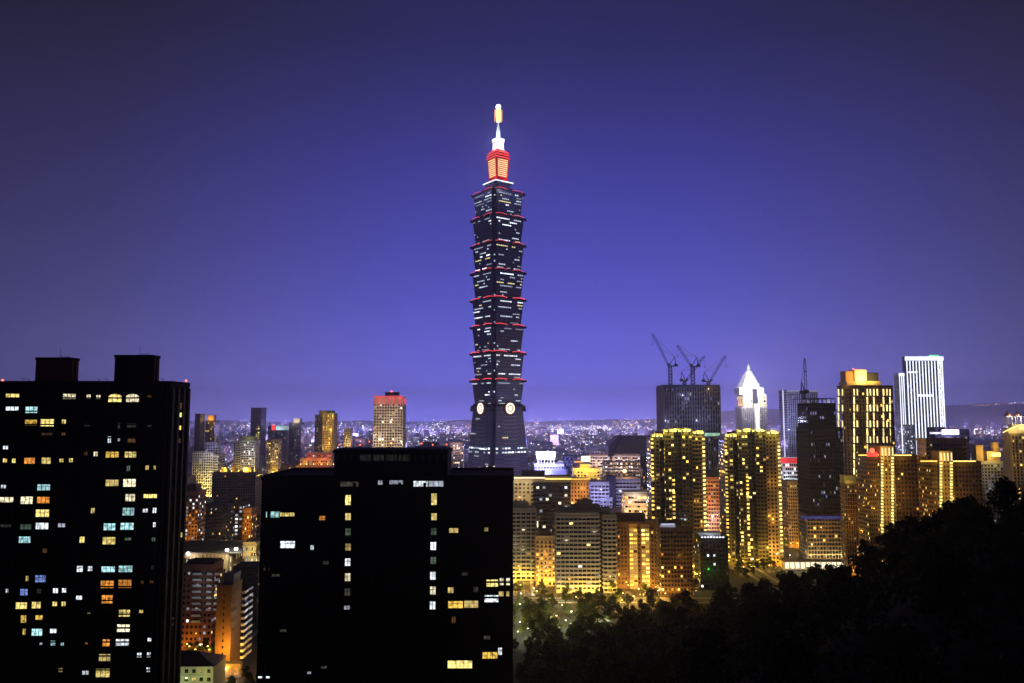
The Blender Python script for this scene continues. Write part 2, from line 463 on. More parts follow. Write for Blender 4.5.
for (cx, cy, w, h, k) in [
 (25,62,40,10,'d'),(104,66,46,20,'g'),(167,63,48,24,'W'),(244,60,28,14,'w'),(433,66,46,26,'T'),(502,64,52,26,'T'),(610,58,10,18,'W'),
 (101,117,50,24,'T'),(325,117,20,22,'Y'),(431,121,48,28,'Y'),(506,114,24,10,'g'),(607,116,14,14,'g'),(178,160,16,16,'e'),
 (316,232,22,22,'W'),(357,231,18,18,'W'),(428,236,52,26,'T'),(496,234,54,28,'T'),(603,227,12,14,'d'),
 (110,270,14,20,'y'),(161,271,40,26,'B'),(424,293,50,28,'O'),(494,291,50,30,'O'),(562,284,10,10,'e'),(600,284,14,10,'e'),
 (31,319,14,14,'W'),(98,324,34,24,'B'),(155,320,16,16,'d'),(220,318,20,18,'W'),(254,317,16,16,'W'),(313,348,22,20,'W'),(424,352,42,30,'O'),
 (88,377,48,24,'Y'),(144,375,34,24,'Y'),(217,370,18,16,'Y'),(252,370,16,16,'Y'),(351,410,12,8,'y'),(492,407,42,26,'Y'),(558,400,14,12,'y'),
 (97,430,28,28,'G'),(155,424,28,16,'G'),(98,480,14,22,'G'),(147,482,40,26,'T'),(211,475,24,20,'W'),(488,466,48,28,'C'),
 (163,526,10,12,'W'),(210,525,18,18,'T'),(247,526,12,16,'T'),(342,524,8,8,'O'),(420,524,28,26,'O'),(484,522,50,24,'W'),(592,514,16,18,'W'),
 (414,582,44,26,'y'),(551,572,18,16,'W'),(590,571,18,18,'W'),(240,631,14,14,'y'),(338,639,24,20,'W'),(407,643,54,30,'Y'),(587,630,16,16,'W')]:
    BZ.append((cx / 3.948, 510 + cy / 3.948, w / 3.948, h / 3.948, k))
p0 = at(-40, 383, D); p1 = at(171, 383, D); xc = (p0.x + p1.x) / 2
root = thing('apartment_tower', 'nearest black apartment tower at the left with scattered lit windows and two rooftop blocks', 'building', (xc, D, 0))
TILE = mat('black_tile_side', (.035, .034, .04), .7, .3, .3)
b = MB(); hw = (p1.x - p0.x) / 2; zt = p0.z
b.box(-hw, hw, 0, 11, 0, zt, M['black'])
b.box(-hw - .2, hw + .2, -.2, .3, zt - .6, zt + .5, M['black']); b.box(-hw - .2, hw + .2, 10.7, 11.2, zt - .6, zt + .5, M['black'])
b.box(hw - .3, hw + .2, .3, 10.7, zt - .6, zt + .5, M['black'])
for i in range(44):                     # slab edges
    z = zt - 3.8 - i * 3.2
    if z > 2: b.box(-hw, hw, -.12, 0, z, z + .35, M['black'])
for px in (-20, 22, 41, 58, 80, 108, 126, 143):      # vertical fins
    x = at(px, 383, D).x - xc
    b.box(x - .25, x + .25, -.45, 0, 0, zt, M['black'])
for px in (163, 167.5):
    x = at(px, 383, D).x - xc
    b.box(x - .12, x + .12, -.6, 0, 0, zt, TILE)
for y in (.3, 3.5, 6.8, 9.9):            # pale piers on the side wall
    b.box(hw, hw + .5, y, y + 1.0, 0, zt - 1, TILE)
for i in range(40):
    z = zt - 4 - i * 3.2
    if z > 2: b.box(hw, hw + .25, 1.3, 9.9, z, z + .9, M['black'])
b.build('wall', root)
near_windows(root, xc, D, BZ, 0)
for (z, k, y) in ((-5.6, 'e', 5.6), (-7.4, 'Y', 5.6), (-10.6, 'G', 5.6), (-13.8, 'e', 5.6), (-38, 'y', 8.8), (-58, 'e', 5.6)):  # panes made to glow, imitating yellow city light reflected in the side glass
    link('window', win_mesh(2.2, 1.7, E[k], True, False, 2), root, (hw + .02, y, zt + z), math.pi / 2)
for px0, px1, py, nm in ((32.5, 67, 357.5, 'maroon'), (112, 150, 355, 'dark')):
    a = at(px0, py, D); c = at(px1, py, D); o = MB()
    o.box(a.x - xc, c.x - xc, 1.5, 5.5, zt, a.z, M['maroon'] if nm == 'maroon' else M['black'])
    o.box(a.x - xc - .15, c.x - xc + .15, 1.35, 5.65, a.z - .5, a.z + .15, M['black'])
    for k in range(2): o.box(c.x - xc, c.x - xc + .3, 2 + 1.8 * k, 2.7 + 1.8 * k, zt, a.z - .6, M['maroon'])
    rb = o.build('rooftop_block', root); rb['label'] = 'reddish brown rooftop block' if nm == 'maroon' else 'black rooftop block'
    o = MB(); x = (a.x + c.x) / 2 - xc + .3
    o.bar((x, 4, a.z), (x, 4, a.z + 2.6), .05, M['steel'])
    o.build('antenna', root)
    for k in range(3):
        o = MB(); o.bar((x + 1 + k * .8, 3, a.z), (x + 1 + k * .8, 3, a.z + .6), .12, M['steel']); o.build('vent_pipe', root)
for px in (22, 27, 98, 106, 162):
    o = MB(); x = at(px, 383, D).x - xc
    o.bar((x, 1, zt), (x - .4, 1, zt + 1.2), .05, M['steel']); o.bar((x - 1.2, 1, zt + 1.3), (x + .2, 1, zt + .9), .04, M['steel'])
    o.build('antenna', root)
red_lamp(root, (at(1, 382, D).x - xc, .6, zt + .2), .28, .3); red_lamp(root, (hw - .5, 10.2, zt + .2), .28, .6)

D = 180
p0 = at(262, 478, D); p1 = at(513, 478, D); xc = (p0.x + p1.x) / 2; hw = (p1.x - p0.x) / 2; zt = p0.z
root = thing('dark_block', 'wide black office block in the centre foreground with two columns of stair windows', 'building', (xc, D, 0))
b = MB()
b.box(-hw, hw, 0, 26, 0, zt, M['black'])
for q in ((-hw - .2, hw + .2, -.2, .3), (-hw - .2, hw + .2, 25.7, 26.2), (-hw - .2, -hw + .3, .3, 25.7), (hw - .3, hw + .2, .3, 25.7)):
    b.box(*q, zt - .5, zt + .6, M['black'])
for i in range(36):
    z = zt - 3 - i * 3.3
    if z > 2: b.box(-hw, hw, -.25, 0, z, z + .4, M['black'])
for px in (270, 300, 335, 355, 375, 400, 425, 447, 480, 505):
    x = at(px, 478, D).x - xc
    b.box(x - .3, x + .3, -.5, 0, 0, zt - 1, M['black'])
b.build('wall', root)
a = at(333.5, 449.5, D); c = at(447.5, 449.5, D)
o = MB(); o.box(a.x - xc, c.x - xc, .8, 12, zt, a.z, M['black'])
o.box(a.x - xc - .25, c.x - xc + .25,   .55, 12.25, a.z - .8, a.z - .2, M['black'])
for i in range(16):
    x = a.x - xc + .8 + i * (c.x - a.x - 1.6) / 15
    o.box(x - .1, x + .1, .6, .8, zt + 3.6, zt + 5.2, M['steel'])
ph = o.build('penthouse', root)
Q = lambda l: [(250 + q[0] / 2.7, 430 + q[1] / 2.7, q[2] / 2.7, q[3] / 2.7, q[4]) for q in l]
near_windows(root, xc, D, Q([(269,146,48,12,'d'),(352,140,12,14,'w'),(395,140,36,12,'w'),(462,145,40,14,'W'),(502,145,40,14,'w')]), .77 if False else -.03)
near_windows(root, xc, D, Q([(265,190,14,28,'Y'),(265,235,14,20,'y'),(265,276,14,20,'g'),(265,317,15,20,'y'),(264,357,15,20,'W'),(264,397,15,20,'C'),(263,437,14,18,'d'),(262,479,14,10,'w'),
 (497,188,14,32,'Y'),(497,234,14,18,'y'),(496,274,14,18,'g'),(495,313,14,20,'W'),(495,352,14,18,'g'),(494,393,14,20,'W'),(494,433,14,20,'C'),(493,473,14,20,'W'),
 (62,228,36,16,'T'),(100,228,40,10,'Y'),(195,240,16,16,'O'),(102,309,38,18,'W'),(168,317,8,12,'W'),(550,271,24,12,'y'),(638,268,10,10,'y'),
 (654,413,30,18,'Y'),(688,409,26,18,'C'),(652,455,36,18,'W'),(686,442,28,12,'y'),(542,432,14,14,'y'),(610,430,12,12,'d'),(555,471,38,18,'G'),(598,470,38,18,'y'),(550,512,10,16,'e'),
 (648,610,38,20,'G'),(675,597,10,18,'W'),(567,632,64,20,'Y'),(38,665,30,8,'W'),(70,392,20,6,'d'),(45,375,14,6,'d'),(200,640,14,6,'d'),(160,655,10,6,'w'),(640,560,16,8,'d'),(90,540,16,8,'d'),(205,358,14,8,'d'),(580,388,14,8,'d')]), -.03)
for px in (365, 378, 391, 404):
    p = at(px, 458, D)
    link('vent_grille', win_mesh(2.4, 1.3, E['v'], True, False, 3), root, (p.x - xc, .77, p.z))
for (px, h) in ((338, .9), (359, .9), (368, 1.6), (421, 1.2), (432, .9), (446, 1.0)):
    red_lamp(root, (at(px, 449, D).x - xc, 1.4, a.z), .14, h)
for px in (343, 352, 384, 398, 408, 428, 437, 441):
    o = MB(); x = at(px, 449, D).x - xc
    o.bar((x, 2, a.z), (x, 2, a.z + 1.1), .05, M['steel'])
    o.build('antenna', root)
o = MB(); x = at(390, 449, D).x - xc; o.bar((x, 1.6, a.z), (x, 1.6, a.z + 1.2), .06, M['steel']); lp = o.build('lamp_post', root)
o = MB(); o.ball((x, 1.6, a.z + 1.35), .2, L['orange']); o.build('roof_lamp', lp)

# ------------------------------------------------------------------ the supertall tower
D = 975; S = D / F
cx = at(498, 300, D).x
T = thing('skyscraper', 'supertall blue glass skyscraper of eight flared tiers with red eaves and a lit spire', 'skyscraper', (cx, D, 0), R(45 - 8.5))
NOT = 4.2
def plan(rpx):
    a = rpx * S / 1.414 + NOT * .45; n = NOT
    return [(-a + n, -a), (a - n, -a), (a - n, -a + n), (a, -a + n), (a, a - n), (a - n, a - n), (a - n, a), (-a + n, a), (-a + n, a - n), (-a, a - n), (-a, -a + n), (-a + n, -a + n)], a
def zz(py): return at(498, py, D).z
TG = mat('tower_glass', (.07, .09, .27), .3, .25, .1, .7); TB = mat('tower_band', (.20, .23, .52), .45, .2, .1); TD = mat('tower_notch', (.012, .013, .022), .5)
TL = mat('tower_line', (.35, .36, .5), .5)
WT = [emis('tower_white', (.9, .95, 1), 1.7, .4, .15, rand=.4), emis('tower_soft', (.75, .85, 1), .8, .5, .15, rand=.5), emis('tower_yellow', (1, .85, .35), .9, .3, .15), E['w']]
ys = [194.5, 219.5, 246, 273, 300, 326.5, 353, 380, 406]
EAVE = emis('eave_red', (1, .075, .10), .75, .25, .05)
EAVE2 = emis('eave_red_bright', (1, .07, .08), 1.5, .2, .05)
tr = random.Random(5)
def face_xy(k, s, o):       # face k (0 front-left .. 3), position s along, o outwards from centre
    a = k * math.pi / 2
    c, n = math.cos(a), math.sin(a)
    return (c * s + n * o, n * s - c * o)
def tower_windows(parent, rb, rt, zb, zt, floors, dens, rows=(), off=.25, bmat=TB):
    for k in range(4):
        bands = MB()
        for f in range(floors):
            z = zb + (zt - zb) * (f + .3) / floors; hh = (zt - zb) / floors
            t0 = (z - zb) / (zt - zb); rr = rb + (rt - rb) * t0
            a = plan(rr)[1]; half = a - NOT
            pts = [face_xy(k, -half, a + .2), face_xy(k, half, a + .2)]
            z2 = z - .55
            bands.poly([(*pts[0], z2), (*pts[1], z2), (*pts[1], z2 + .5), (*pts[0], z2 + .5)], bmat)
            segs = []
            n = 14
            d = .45 if f in rows else dens
            j = 0
            while j < n:
                if tr.random() < d:
                    ln = tr.choice((1, 1, 2, 3, 4, 5) if f not in rows else (2, 4, 6, 7)); segs.append((j, min(n, j + ln))); j += ln + 1
                j += 1
            m = tr.choice((0, 0, 1, 1, 1, 2, 3, 3))
            lean = (rt - rb) * S / 1.414 * (hh * .5) / (zt - zb)
            for (u, v) in segs:
                o = MB(); mm = WT[m if tr.random() < .75 else 1]
                for q in range(u, v):
                    s0 = -half + 2 * half * (q + .12) / n; s1 = -half + 2 * half * (q + .88) / n
                    A = face_xy(k, s0, a + .3); B = face_xy(k, s1, a + .3)
                    A2 = face_xy(k, s0, a + .3 + lean); B2 = face_xy(k, s1, a + .3 + lean)
                    o.poly([(*A, z), (*B, z), (*B2, z + hh * .36), (*A2, z + hh * .36)], mm)
                o.build('window', parent)
            if tr.random() < .28 and f % 2 == 0:   # small lights in the corner notch
                A = face_xy(k, half + .9, a - NOT + .5); o = MB()
                for w_ in (0, 1.6): o.box(A[0] - .5 + w_ * .2, A[0] + .5, A[1] - .5, A[1] + .5, z, z + 1.4, WT[1])
                o.build('corner_lamp', parent)
        bands.build('spandrel', parent)
for i in range(8):
    zt, zb = zz(ys[i]), zz(ys[i + 1])
    rt, rb = (26.2, 22.8) if i else (25.2, 22.6)
    o = MB(); o.prism(plan(rb)[0], zb, plan(rt)[0], zt - 1.2, TG)
    o.prism(plan(rt + .4)[0], zt - 1.2, plan(rt + .2)[0], zt, TD)
    mod = o.build('tier', T)
    tower_windows(mod, rb, rt, zb + 1, zt - 3, 8, .075 if i not in (0, 3, 5) else .12, rows=[7] + tr.sample(range(8), 2) if i in (0, 3, 4) else [7, tr.randrange(2)])
    em = EAVE2 if i in (4, 5, 6, 7) else EAVE
    a = plan(rt)[1]
    for k in range(4):
        joined = i in (4, 6)
        for sgn in (-1, 1):
            s0, s1 = sgn * (a * .17), sgn * (a * (.98 if joined else .88))
            if (k == 1 and sgn > 0 or k == 0 and sgn < 0 or True):
                prevp = None; o = MB()
                for j in range(7):
                    t_ = j / 6; s = s0 + (s1 - s0) * t_
                    x, y = face_xy(k, s, a + .5 - (1.0 if abs(s) > a - NOT else 0) * .4)
                    z = zt + .1 + 1.3 * (1 - (2 * t_ - 1) ** 2) * (1 if i < 4 else .8) - (0 if i < 4 else .3)
                    if prevp: o.bar(prevp, (x, y, z), (.42 if i < 4 else .38), em)
                    prevp = (x, y, z)
                o.build('eave', mod)
    for k in range(4):        # dark brackets under the eaves at the corners
        for sgn in (-1, 1):
            x, y = face_xy(k, sgn * (a - 2.4), a + .9)
            o = MB(); o.box(x - 1.2, x + 1.2, y - 1.2, y + 1.2, zt - 3, zt - .6, TD); o.build('bracket', mod)
# flared base
zt, zb = zz(406), 0
rbm = 26 + (31.0 - 24.3) / (475 - 408) * (521 - 408)
o = MB(); o.prism(plan(rbm - 1.2)[0], 0, plan(24.6)[0], zt, TG); o.prism(plan(25.2)[0], zt - 1, plan(25.0)[0], zt + 2.5, TD)
base_t = o.build('base_tier', T)
tower_windows(base_t, rbm - 1.2, 24.6, 0, zt, 32, .02, rows=())
o = MB()
for k in range(4):           # pale ledge lines across the middle of each face
    for j in range(17):
        py = 417 + j * 3.75; z = zz(py)
        if abs(py - 449.5) < 3: continue
        t0 = z / zt; a = plan(rbm - 1.2 + (24.6 - rbm + 1.2) * t0)[1]
        A = face_xy(k, -a * .38, a + .75); B = face_xy(k, a * .40, a + .75)
        A2 = face_xy(k, -a * .38, a + .2); B2 = face_xy(k, a * .40, a + .2)
        o.hexa([(*A, z), (*B, z), (*B2, z), (*A2, z), (*A, z + .7), (*B, z + .7), (*B2, z + .7), (*A2, z + .7)], TL)
o.build('ledge', base_t)
for k in (0, 1, 2, 3):
    for py in (448.3, 452.3):
        z = zz(py); t0 = z / zt; a = plan(rbm - 1.2 + (24.6 - rbm + 1.2) * t0)[1]; half = a - NOT
        for j in range(10):
            if tr.random() < .25: continue
            s0 = -half + 2 * half * (j + .1) / 10; s1 = -half + 2 * half * (j + .8) / 10
            A = face_xy(k, s0, a + .3); B = face_xy(k, s1, a + .3); o = MB()
            o.poly([(*A, z), (*B, z), (*B, z + 1.9), (*A, z + 1.9)], WT[0] if tr.random() < .6 else WT[1]); o.build('window', base_t)
# coin shaped medallions
COIN = emis('coin_light', (1, .86, .66), 1.6, .3, .5); RW = emis('coin_glow_red', (.6, .05, .05), .12)
for k in range(4):
    for z in (zz(408.5),):
        a = plan(25)[1]; sgn = 1 if k % 2 == 0 else -1
        sgn = {0: 0, 1: 0, 2: 0, 3: 0}[k]
        c0 = face_xy(k, 0, a + 2.0); n_ = face_xy(k, 0, 1); u_ = face_xy(k, 1, 0)
        u_ = Vector((u_[0], u_[1], 0)); n_ = Vector((n_[0], n_[1], 0)); C = Vector((c0[0], c0[1], z)); Zv = Vector((0, 0, 1))
        o = MB(); n = 28
        def ring(r0, r1, h, m):
            for j in range(n):
                a0, a1 = 6.28319 * j / n, 6.28319 * (j + 1) / n
                d0 = u_ * math.cos(a0) + Zv * math.sin(a0); d1 = u_ * math.cos(a1) + Zv * math.sin(a1)
                o.poly([C + d0 * r0 + n_ * h, C + d1 * r0 + n_ * h, C + d1 * r1 + n_ * h, C + d0 * r1 + n_ * h], m)
        ring(0, 8.4, -.6, mat('coin_back', (.2, .03, .03), .6)); ring(4.0, 6.6, .3, COIN); ring(3.0, 4.0, .25, RW); ring(0, 3.0, .2, COIN)
        for j in range(n):
            a0, a1 = 6.28319 * j / n, 6.28319 * (j + 1) / n
            d0 = u_ * math.cos(a0) + Zv * math.sin(a0); d1 = u_ * math.cos(a1) + Zv * math.sin(a1)
            o.poly([C + d0 * 8.4 - n_ * 2.4, C + d1 * 8.4 - n_ * 2.4, C + d1 * 8.4 - n_ * .6, C + d0 * 8.4 - n_ * .6], TD)
        o.build('medallion', base_t)
for k in range(4):
    o = MB(); x, y = face_xy(k, plan(25)[1] - 2, plan(25)[1] + .5)
    o.prism([(x - 2, y - 2), (x + 2, y - 2), (x + 2, y + 2), (x - 2, y + 2)], zz(411.5), [(x - 1.2, y - 1.2), (x + 1.2, y - 1.2), (x + 1.2, y + 1.2), (x - 1.2, y + 1.2)], zz(405.5), TD)
    o.build('corner_ornament', base_t)
# crown
WHT = mat('spire_white', (.8, .82, .85), .5, .05); REDW = mat('lantern_red', (.55, .03, .02), .55, .1)
o = MB(); o.prism(plan(17)[0], zz(194.5), plan(16)[0], zz(190), TG); o.prism(plan(12.5)[0], zz(190), plan(11.5)[0], zz(185), TG); o.build('crown_base', T)
o = MB()
sq = lambda r: [(-r, -r), (r, -r), (r, r), (-r, r)]
q = 15 * S / 1.414
for k in range(4):
    A = face_xy(k, -q - .5, q + .5); B = face_xy(k, q + .5, q + .5); z = zz(184)
    o.bar((*A, z), (*B, z), .8, emis('ledge_white', (.8, .85, 1), 1.6, .3, .1))
o.prism(sq(q), zz(185), sq(q - 1), zz(182.5), TD); lw = o.build('crown_ledge', T)
o = MB(); o.prism(sq(8.6 * S / 1.3), zz(182.5), sq(10.6 * S / 1.3), zz(160.5), REDW)
lan = o.build('lantern', T)
LV = emis('louvre_light', (1, .74, .36), 1.25, .25, .3)
for k in range(4):
    for sgn in (0,):
        for j in range(9):
            z = zz(178 - j * 1.95); t_ = (z - zz(182.5)) / (zz(160.5) - zz(182.5)); a = (8.6 + 2.0 * t_) * S / 1.3
            for (s0, s1) in ((-a * .78, -a * .06), (a * .06, a * .78)) if False else ((-a * .80, a * .80),):
                A = face_xy(k, s0, a + .25); B = face_xy(k, s1, a + .25); o = MB()
                o.poly([(*A, z), (*B, z), (*B, z + 1.35), (*A, z + 1.35)], LV); o.build('louvre', lan)
for (py, rr) in ((160, 11.4), (157.2, 10.8), (154.6, 10.2)):
    o = MB(); r_ = rr * S / 1.3; o.prism(sq(r_), zz(py), sq(r_ - .6), zz(py - 1.6), REDW)
    for k in range(4):
        A = face_xy(k, -r_, r_ + .1); B = face_xy(k, r_, r_ + .1); o.bar((*A, zz(py - .6)), (*B, zz(py - .6)), .4, EAVE2)
    o.build('lantern_eave', T)
o = MB(); o.prism(sq(8.2 * S / 1.3), zz(158.5), sq(7.8 * S / 1.3), zz(151), REDW); o.build('lantern_cap', T)
o = MB(); o.prism(sq(5.6 * S / 1.3), zz(151), sq(5.2 * S / 1.3), zz(143.3), WHT)
o.prism(sq(6.0 * S / 1.3), zz(142.9), sq(6.0 * S / 1.3), zz(139.3), WHT); o.lathe([(2.4 * S, zz(139.3)), (1.9 * S, zz(132)), (.7 * S, zz(124.5)), (.5 * S, zz(104))], WHT, 12)
sp = o.build('spire', T)
o = MB(); o.lathe([(.8, zz(122.5)), (2.6, zz(122)), (3.6, zz(115)), (3.4, zz(109.5)), (.8, zz(109))], emis('spire_glow', (1, .74, .34), 2.2, .2, .2), 14); o.build('beacon_lantern', sp)
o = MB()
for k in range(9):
    x, y = 4.6 * math.cos(k * .698), 4.6 * math.sin(k * .698); o.bar((x, y, zz(121.5)), (x, y, zz(110))  , .45, emis('glow_bar_orange', (1, .38, .05), 1.4))
o.build('beacon_glow_bars', sp)  # orange bars added to imitate the soft glow around the beacon
o = MB(); o.ball((0, 0, zz(106.8)), 3.3, emis('beacon_white', (1, .97, .88), 5, 0, sample=True), 3.2); o.build('beacon', sp)
for k in range(4):
    x, y = face_xy(k, 9, 19); lamp(T, (x, y, zz(176)), 9000, RED, 1); lamp(T, (x, y, zz(157)), 5000, RED, 1)
    x, y = face_xy(k, 4, 15); lamp(T, (x, y, zz(147)), 12000, COOL, 1); lamp(T, (x * .9, y * .9, zz(135)), 8000, COOL, 1)
    x, y = face_xy(k, 0, 95); lamp(T, (x, y, 40), 38000, (.42, .45, 1), 3)  # blue lamps added to tint the foot of the tower
    x, y = face_xy(k, 0, 46); lamp(T, (x, y, zz(190)), 9000, (.8, .85, 1), 1)

# ------------------------------------------------------------------ buildings between the dark blocks and the tower
def V(x0, x1, y, wall='grey', off=0, dep=18, win=None, **k):
    return dict(x=(x0, x1), y=y, wall=wall, off=off, dep=dep, win=win, **k)
def Wn(nx, p, pal='YYCWyyO', fh=3.4, ww=.55, wh=.5, **k):
    return dict(nx=nx, p=p, pal=pal, fh=fh, ww=ww, wh=wh, **k)

# --- left gap
r_, xc = bld('apartment_block', 'slim orange lit apartment block with pale balconies on its right side', 415,
    [V(217, 241.5, 587, 'rust', dep=15, win=Wn(3, .02, 'ey', 3.2, .22, .3, ps=.06, faces='S', cols=(1,))),
     V(222, 240, 577, 'grey', off=-2, dep=10)], yaw=0,
    glow=(500, SOD), lights=[(229, 650, 7, 6500, SOD), (221, 655, 6, 3500, SOD), (240, 655, 6, 2500, SOD)])
D = 415
X1 = at(241.5, 587, D).x - xc; zt = at(241, 587, D).z
for k in range(int(zt / 3.2) - 2):
    z = zt - 3.5 - k * 3.2
    o = MB(); o.box(X1, X1 + 1.6, 1, 6.4, z, z + .25, M['white']); o.box(X1 + 1.45, X1 + 1.6, 1, 6.4, z + .25, z + 1.15, M['white']); o.box(X1, X1 + 1.45, 1, 1.15, z + .25, z + 1.15, M['white'])
    o.build('balcony', r_)
    o = MB(); o.box(X1, X1 + 1.6, 8.6, 14, z, z + .25, M['white']); o.box(X1 + 1.45, X1 + 1.6, 8.6, 14, z + .25, z + 1.15, M['white'])
    o.build('balcony', r_)
lamp(r_, (X1 + 13, 2, zt - 14), 4200, COOL, 1); lamp(r_, (X1 + 12, 8, 8), 2500, SOD, 1)
o = MB(); o.box(at(214, 650, D).x - xc, at(243, 650, D).x - xc, -3, -.2, 6.5, 7, M['roof']); o.box(at(214, 650, D).x - xc, at(243, 650, D).x - xc, -2.9, -.3, 0, 6.5, M['beige'])
for k in range(4):
    x = at(216 + 7 * k, 655, D).x - xc; o.box(x, x + 1.8, -3.0, -2.9, 1, 4.6, E['O'])
o.build('arcade', r_)

r_, xc = bld('apartment_block', 'dark red brown apartment block with columns of white lit balconies', 452,
    [V(183, 223, 566, 'brick', dep=16, win=Wn(7, .10, 'YwwW', 3.2, .5, .45, ps=.1)), V(186, 221, 563.5, 'dark', off=-3, dep=10)],
    glow=(600, SOD), lights=[(199, 585, 9, 900, COOL), (208, 600, 9, 700, COOL), (188, 640, 6, 2600, SOD)])
D = 452
for (pa, pb) in ((194, 203), (208, 213), (216, 221)):
    a = at(pa, 566, D).x - xc; b_ = at(pb, 566, D).x - xc; zt = at(pa, 569, D).z
    for k in range(9 if pa < 200 else 7):
        z = zt - 3 - k * 3.2; o = MB()
        o.box(a, b_, -1.5, 0, z, z + .25, M['white']); o.box(a, b_, -1.5, -1.35, z + .25, z + 1.2, M['white'])
        o.build('balcony', r_)

# pale green house with a hipped slate roof
D = 385
a = at(168, 652, D); c = at(214, 652, D); xc = (a.x + c.x) / 2; hw = (c.x - a.x) / 2; ez = at(200, 666, D).z
r_ = thing('low_house', 'pale green low house with a hipped slate roof below the black apartment tower', 'house', (xc, D, 0))
PG = mat('pale_green_wall', (.45, .5, .36), .8)
o = MB(); o.box(-hw, hw, 0, 16, 0, ez, PG); o.box(-hw - .3, hw + .3, -.3, 16.3, ez - .5, ez, M['pale']); o.box(-hw - .1, hw + .1, -.15, 0, ez - 4.2, ez - 3.9, M['pale']); o.build('wall', r_)
o = MB(); rt = ez + 4.6
e = [(-hw - .8, -.8, ez), (hw + .8, -.8, ez), (hw + .8, 16.8, ez), (-hw - .8, 16.8, ez)]; t1 = (-hw + 3, 8, rt); t2 = (hw - 11, 8, rt)
o.poly([e[0], e[1], t2, t1], M['slate']); o.poly([e[1], e[2], t2], M['slate']); o.poly([e[2], e[3], t1, t2], M['slate']); o.poly([e[3], e[0], t1], M['slate'])
o.bar(e[1], t2, .2, M['steel']); o.bar(t1, t2, .2, M['steel']); o.build('roof', r_)
for j in range(6):
    for k in range(3):
        x = -hw + 2 + j * (2 * hw - 4) / 5
        link('window', win_mesh(1.6, 1.5, E['y'] if (j + k) % 4 == 0 else M['glass']), r_, (x, -.02, ez - 2.2 - k * 3.7))
lamp(r_, (hw - 3, -7, ez - 4), 1300, (1, .9, .35), .5); lamp(r_, (-hw + 6, -8, 6), 1500, (.9, 1, .5), .5)

# depot with floodlights
r_, xc = bld('depot', 'long low depot with a curved dark roof and three white floodlights', 640,
    [V(180, 243, 553, 'tan', dep=40, win=Wn(13, .35, 'yyC', 8, .7, .5, faces='SE'), pil='beige')],
    lights=[(229, 552, 6, 6000, (1, .9, .6)), (236, 551, 6, 5000, (1, .9, .6)), (190, 556, 6, 3500, (1, .9, .7)), (215, 566, 10, 3000, WARM)])
D = 640
a = at(178, 553, D).x - xc; c = at(243, 553, D).x - xc; zt = at(200, 553, D).z
o = MB(); n = 10
for j in range(n):
    t0, t1_ = j / n, (j + 1) / n
    h0, h1 = 5.5 * math.sin(math.pi * t0), 5.5 * math.sin(math.pi * t1_)
    o.hexa([(a, -1.5 + 43 * t0, zt), (c, -1.5 + 43 * t0, zt), (c, -1.5 + 43 * t1_, zt), (a, -1.5 + 43 * t1_, zt), (a, -1.5 + 43 * t0, zt + h0 + .9), (c, -1.5 + 43 * t0, zt + h0 + .9), (c, -1.5 + 43 * t1_, zt + h1 + .9), (a, -1.5 + 43 * t1_, zt + h1 + .9)], M['roof'])
o.build('roof', r_)
for px, py in ((188, 553.5), (227, 550), (236, 549)):
    p = at(px, py, D - 3); o = MB(); x = p.x - xc
    o.bar((x, -3, zt - 1), (x, -3, p.z - .4), .15, M['steel']); f = o.build('floodlight_pole', r_)
    o = MB(); o.ball((x, -3, p.z), 1.5, L['cool'], 1.2); o.build('floodlight', f)
bld('schoolhouse', 'yellow lit house with arched windows right of the floodlit depot', 632,
    [V(243, 264, 543, 'beige', dep=20, win=Wn(5, .3, 'OwY', 4.2, .5, .55, faces='SE'), band='pale')], lights=[(248, 552, 8, 5200, (1, .75, .2)), (259, 560, 8, 2500, (1, .75, .2))])
bld('apartment_block', 'unlit low block in front of the yellow lit arched house', 520, [V(233, 266, 568, 'dark', dep=18, win=Wn(8, .08, 'wdyb', 3.2, .5, .5))])
bld('apartment_block', 'orange brown lit block behind the depot, nearest the black apartment tower', 740, [V(180, 206, 492, 'rust', dep=18, win=Wn(6, .25, 'OwWe', 3.4, .5, .5)), V(184, 195, 486, 'brown', dep=12, off=-3)], glow=(1600, SOD), lights=[(192, 530, 10, 4500, SOD)])
bld('apartment_block', 'narrow block with an orange lit flank behind the yellow lit arched house', 700, [V(235, 243, 503, 'dark', dep=18, win=Wn(2, .5, 'wWb', 3.2, .6, .5)), V(243, 257, 509, 'rust', dep=16, win=Wn(4, .25, 'OYe', 3.2, .5, .5))], glow=(1600, SOD), lights=[(249, 530, 9, 6000, SOD), (250, 515, 7, 2500, SOD)])
bld('apartment_block', 'dark block with few lights between two orange lit blocks', 780, [V(206, 236, 505, 'dark', dep=22, win=Wn(10, .10, 'yGwd', 3.3, .5, .45))], lights=[(222, 530, 12, 2000, WARM)])
r_, xc = bld('slab_block', 'broad dark slab block with yellow lamps along its rooftop', 1000,
    [V(212, 262, 473, 'concrete', dep=26, win=Wn(18, .035, 'OGyd', 3.4, .5, .45))],
    lights=[(226, 468, -8, 9000, GOLD), (245, 469, -8, 9000, GOLD), (236, 468, -14, 7000, GOLD)])
for (a, c, h) in ((217, 223, 468), (228, 233, 467), (241, 249, 468), (254, 258, 470)):
    rooftop(r_, xc, 1000, a, c, 473, h, 7, 'beige', off=-10, tank=False)
for i, px in enumerate((220, 226, 231, 238, 243, 250, 254)):
    p = at(px, 471.4, 1000); o = MB(); o.bar((p.x - xc, 2, p.z - 1.6), (p.x - xc, 2, p.z - .3), .15, M['steel']); o.ball((p.x - xc, 2, p.z + .5), .9, L['gold']); o.build('roof_lamp', r_)
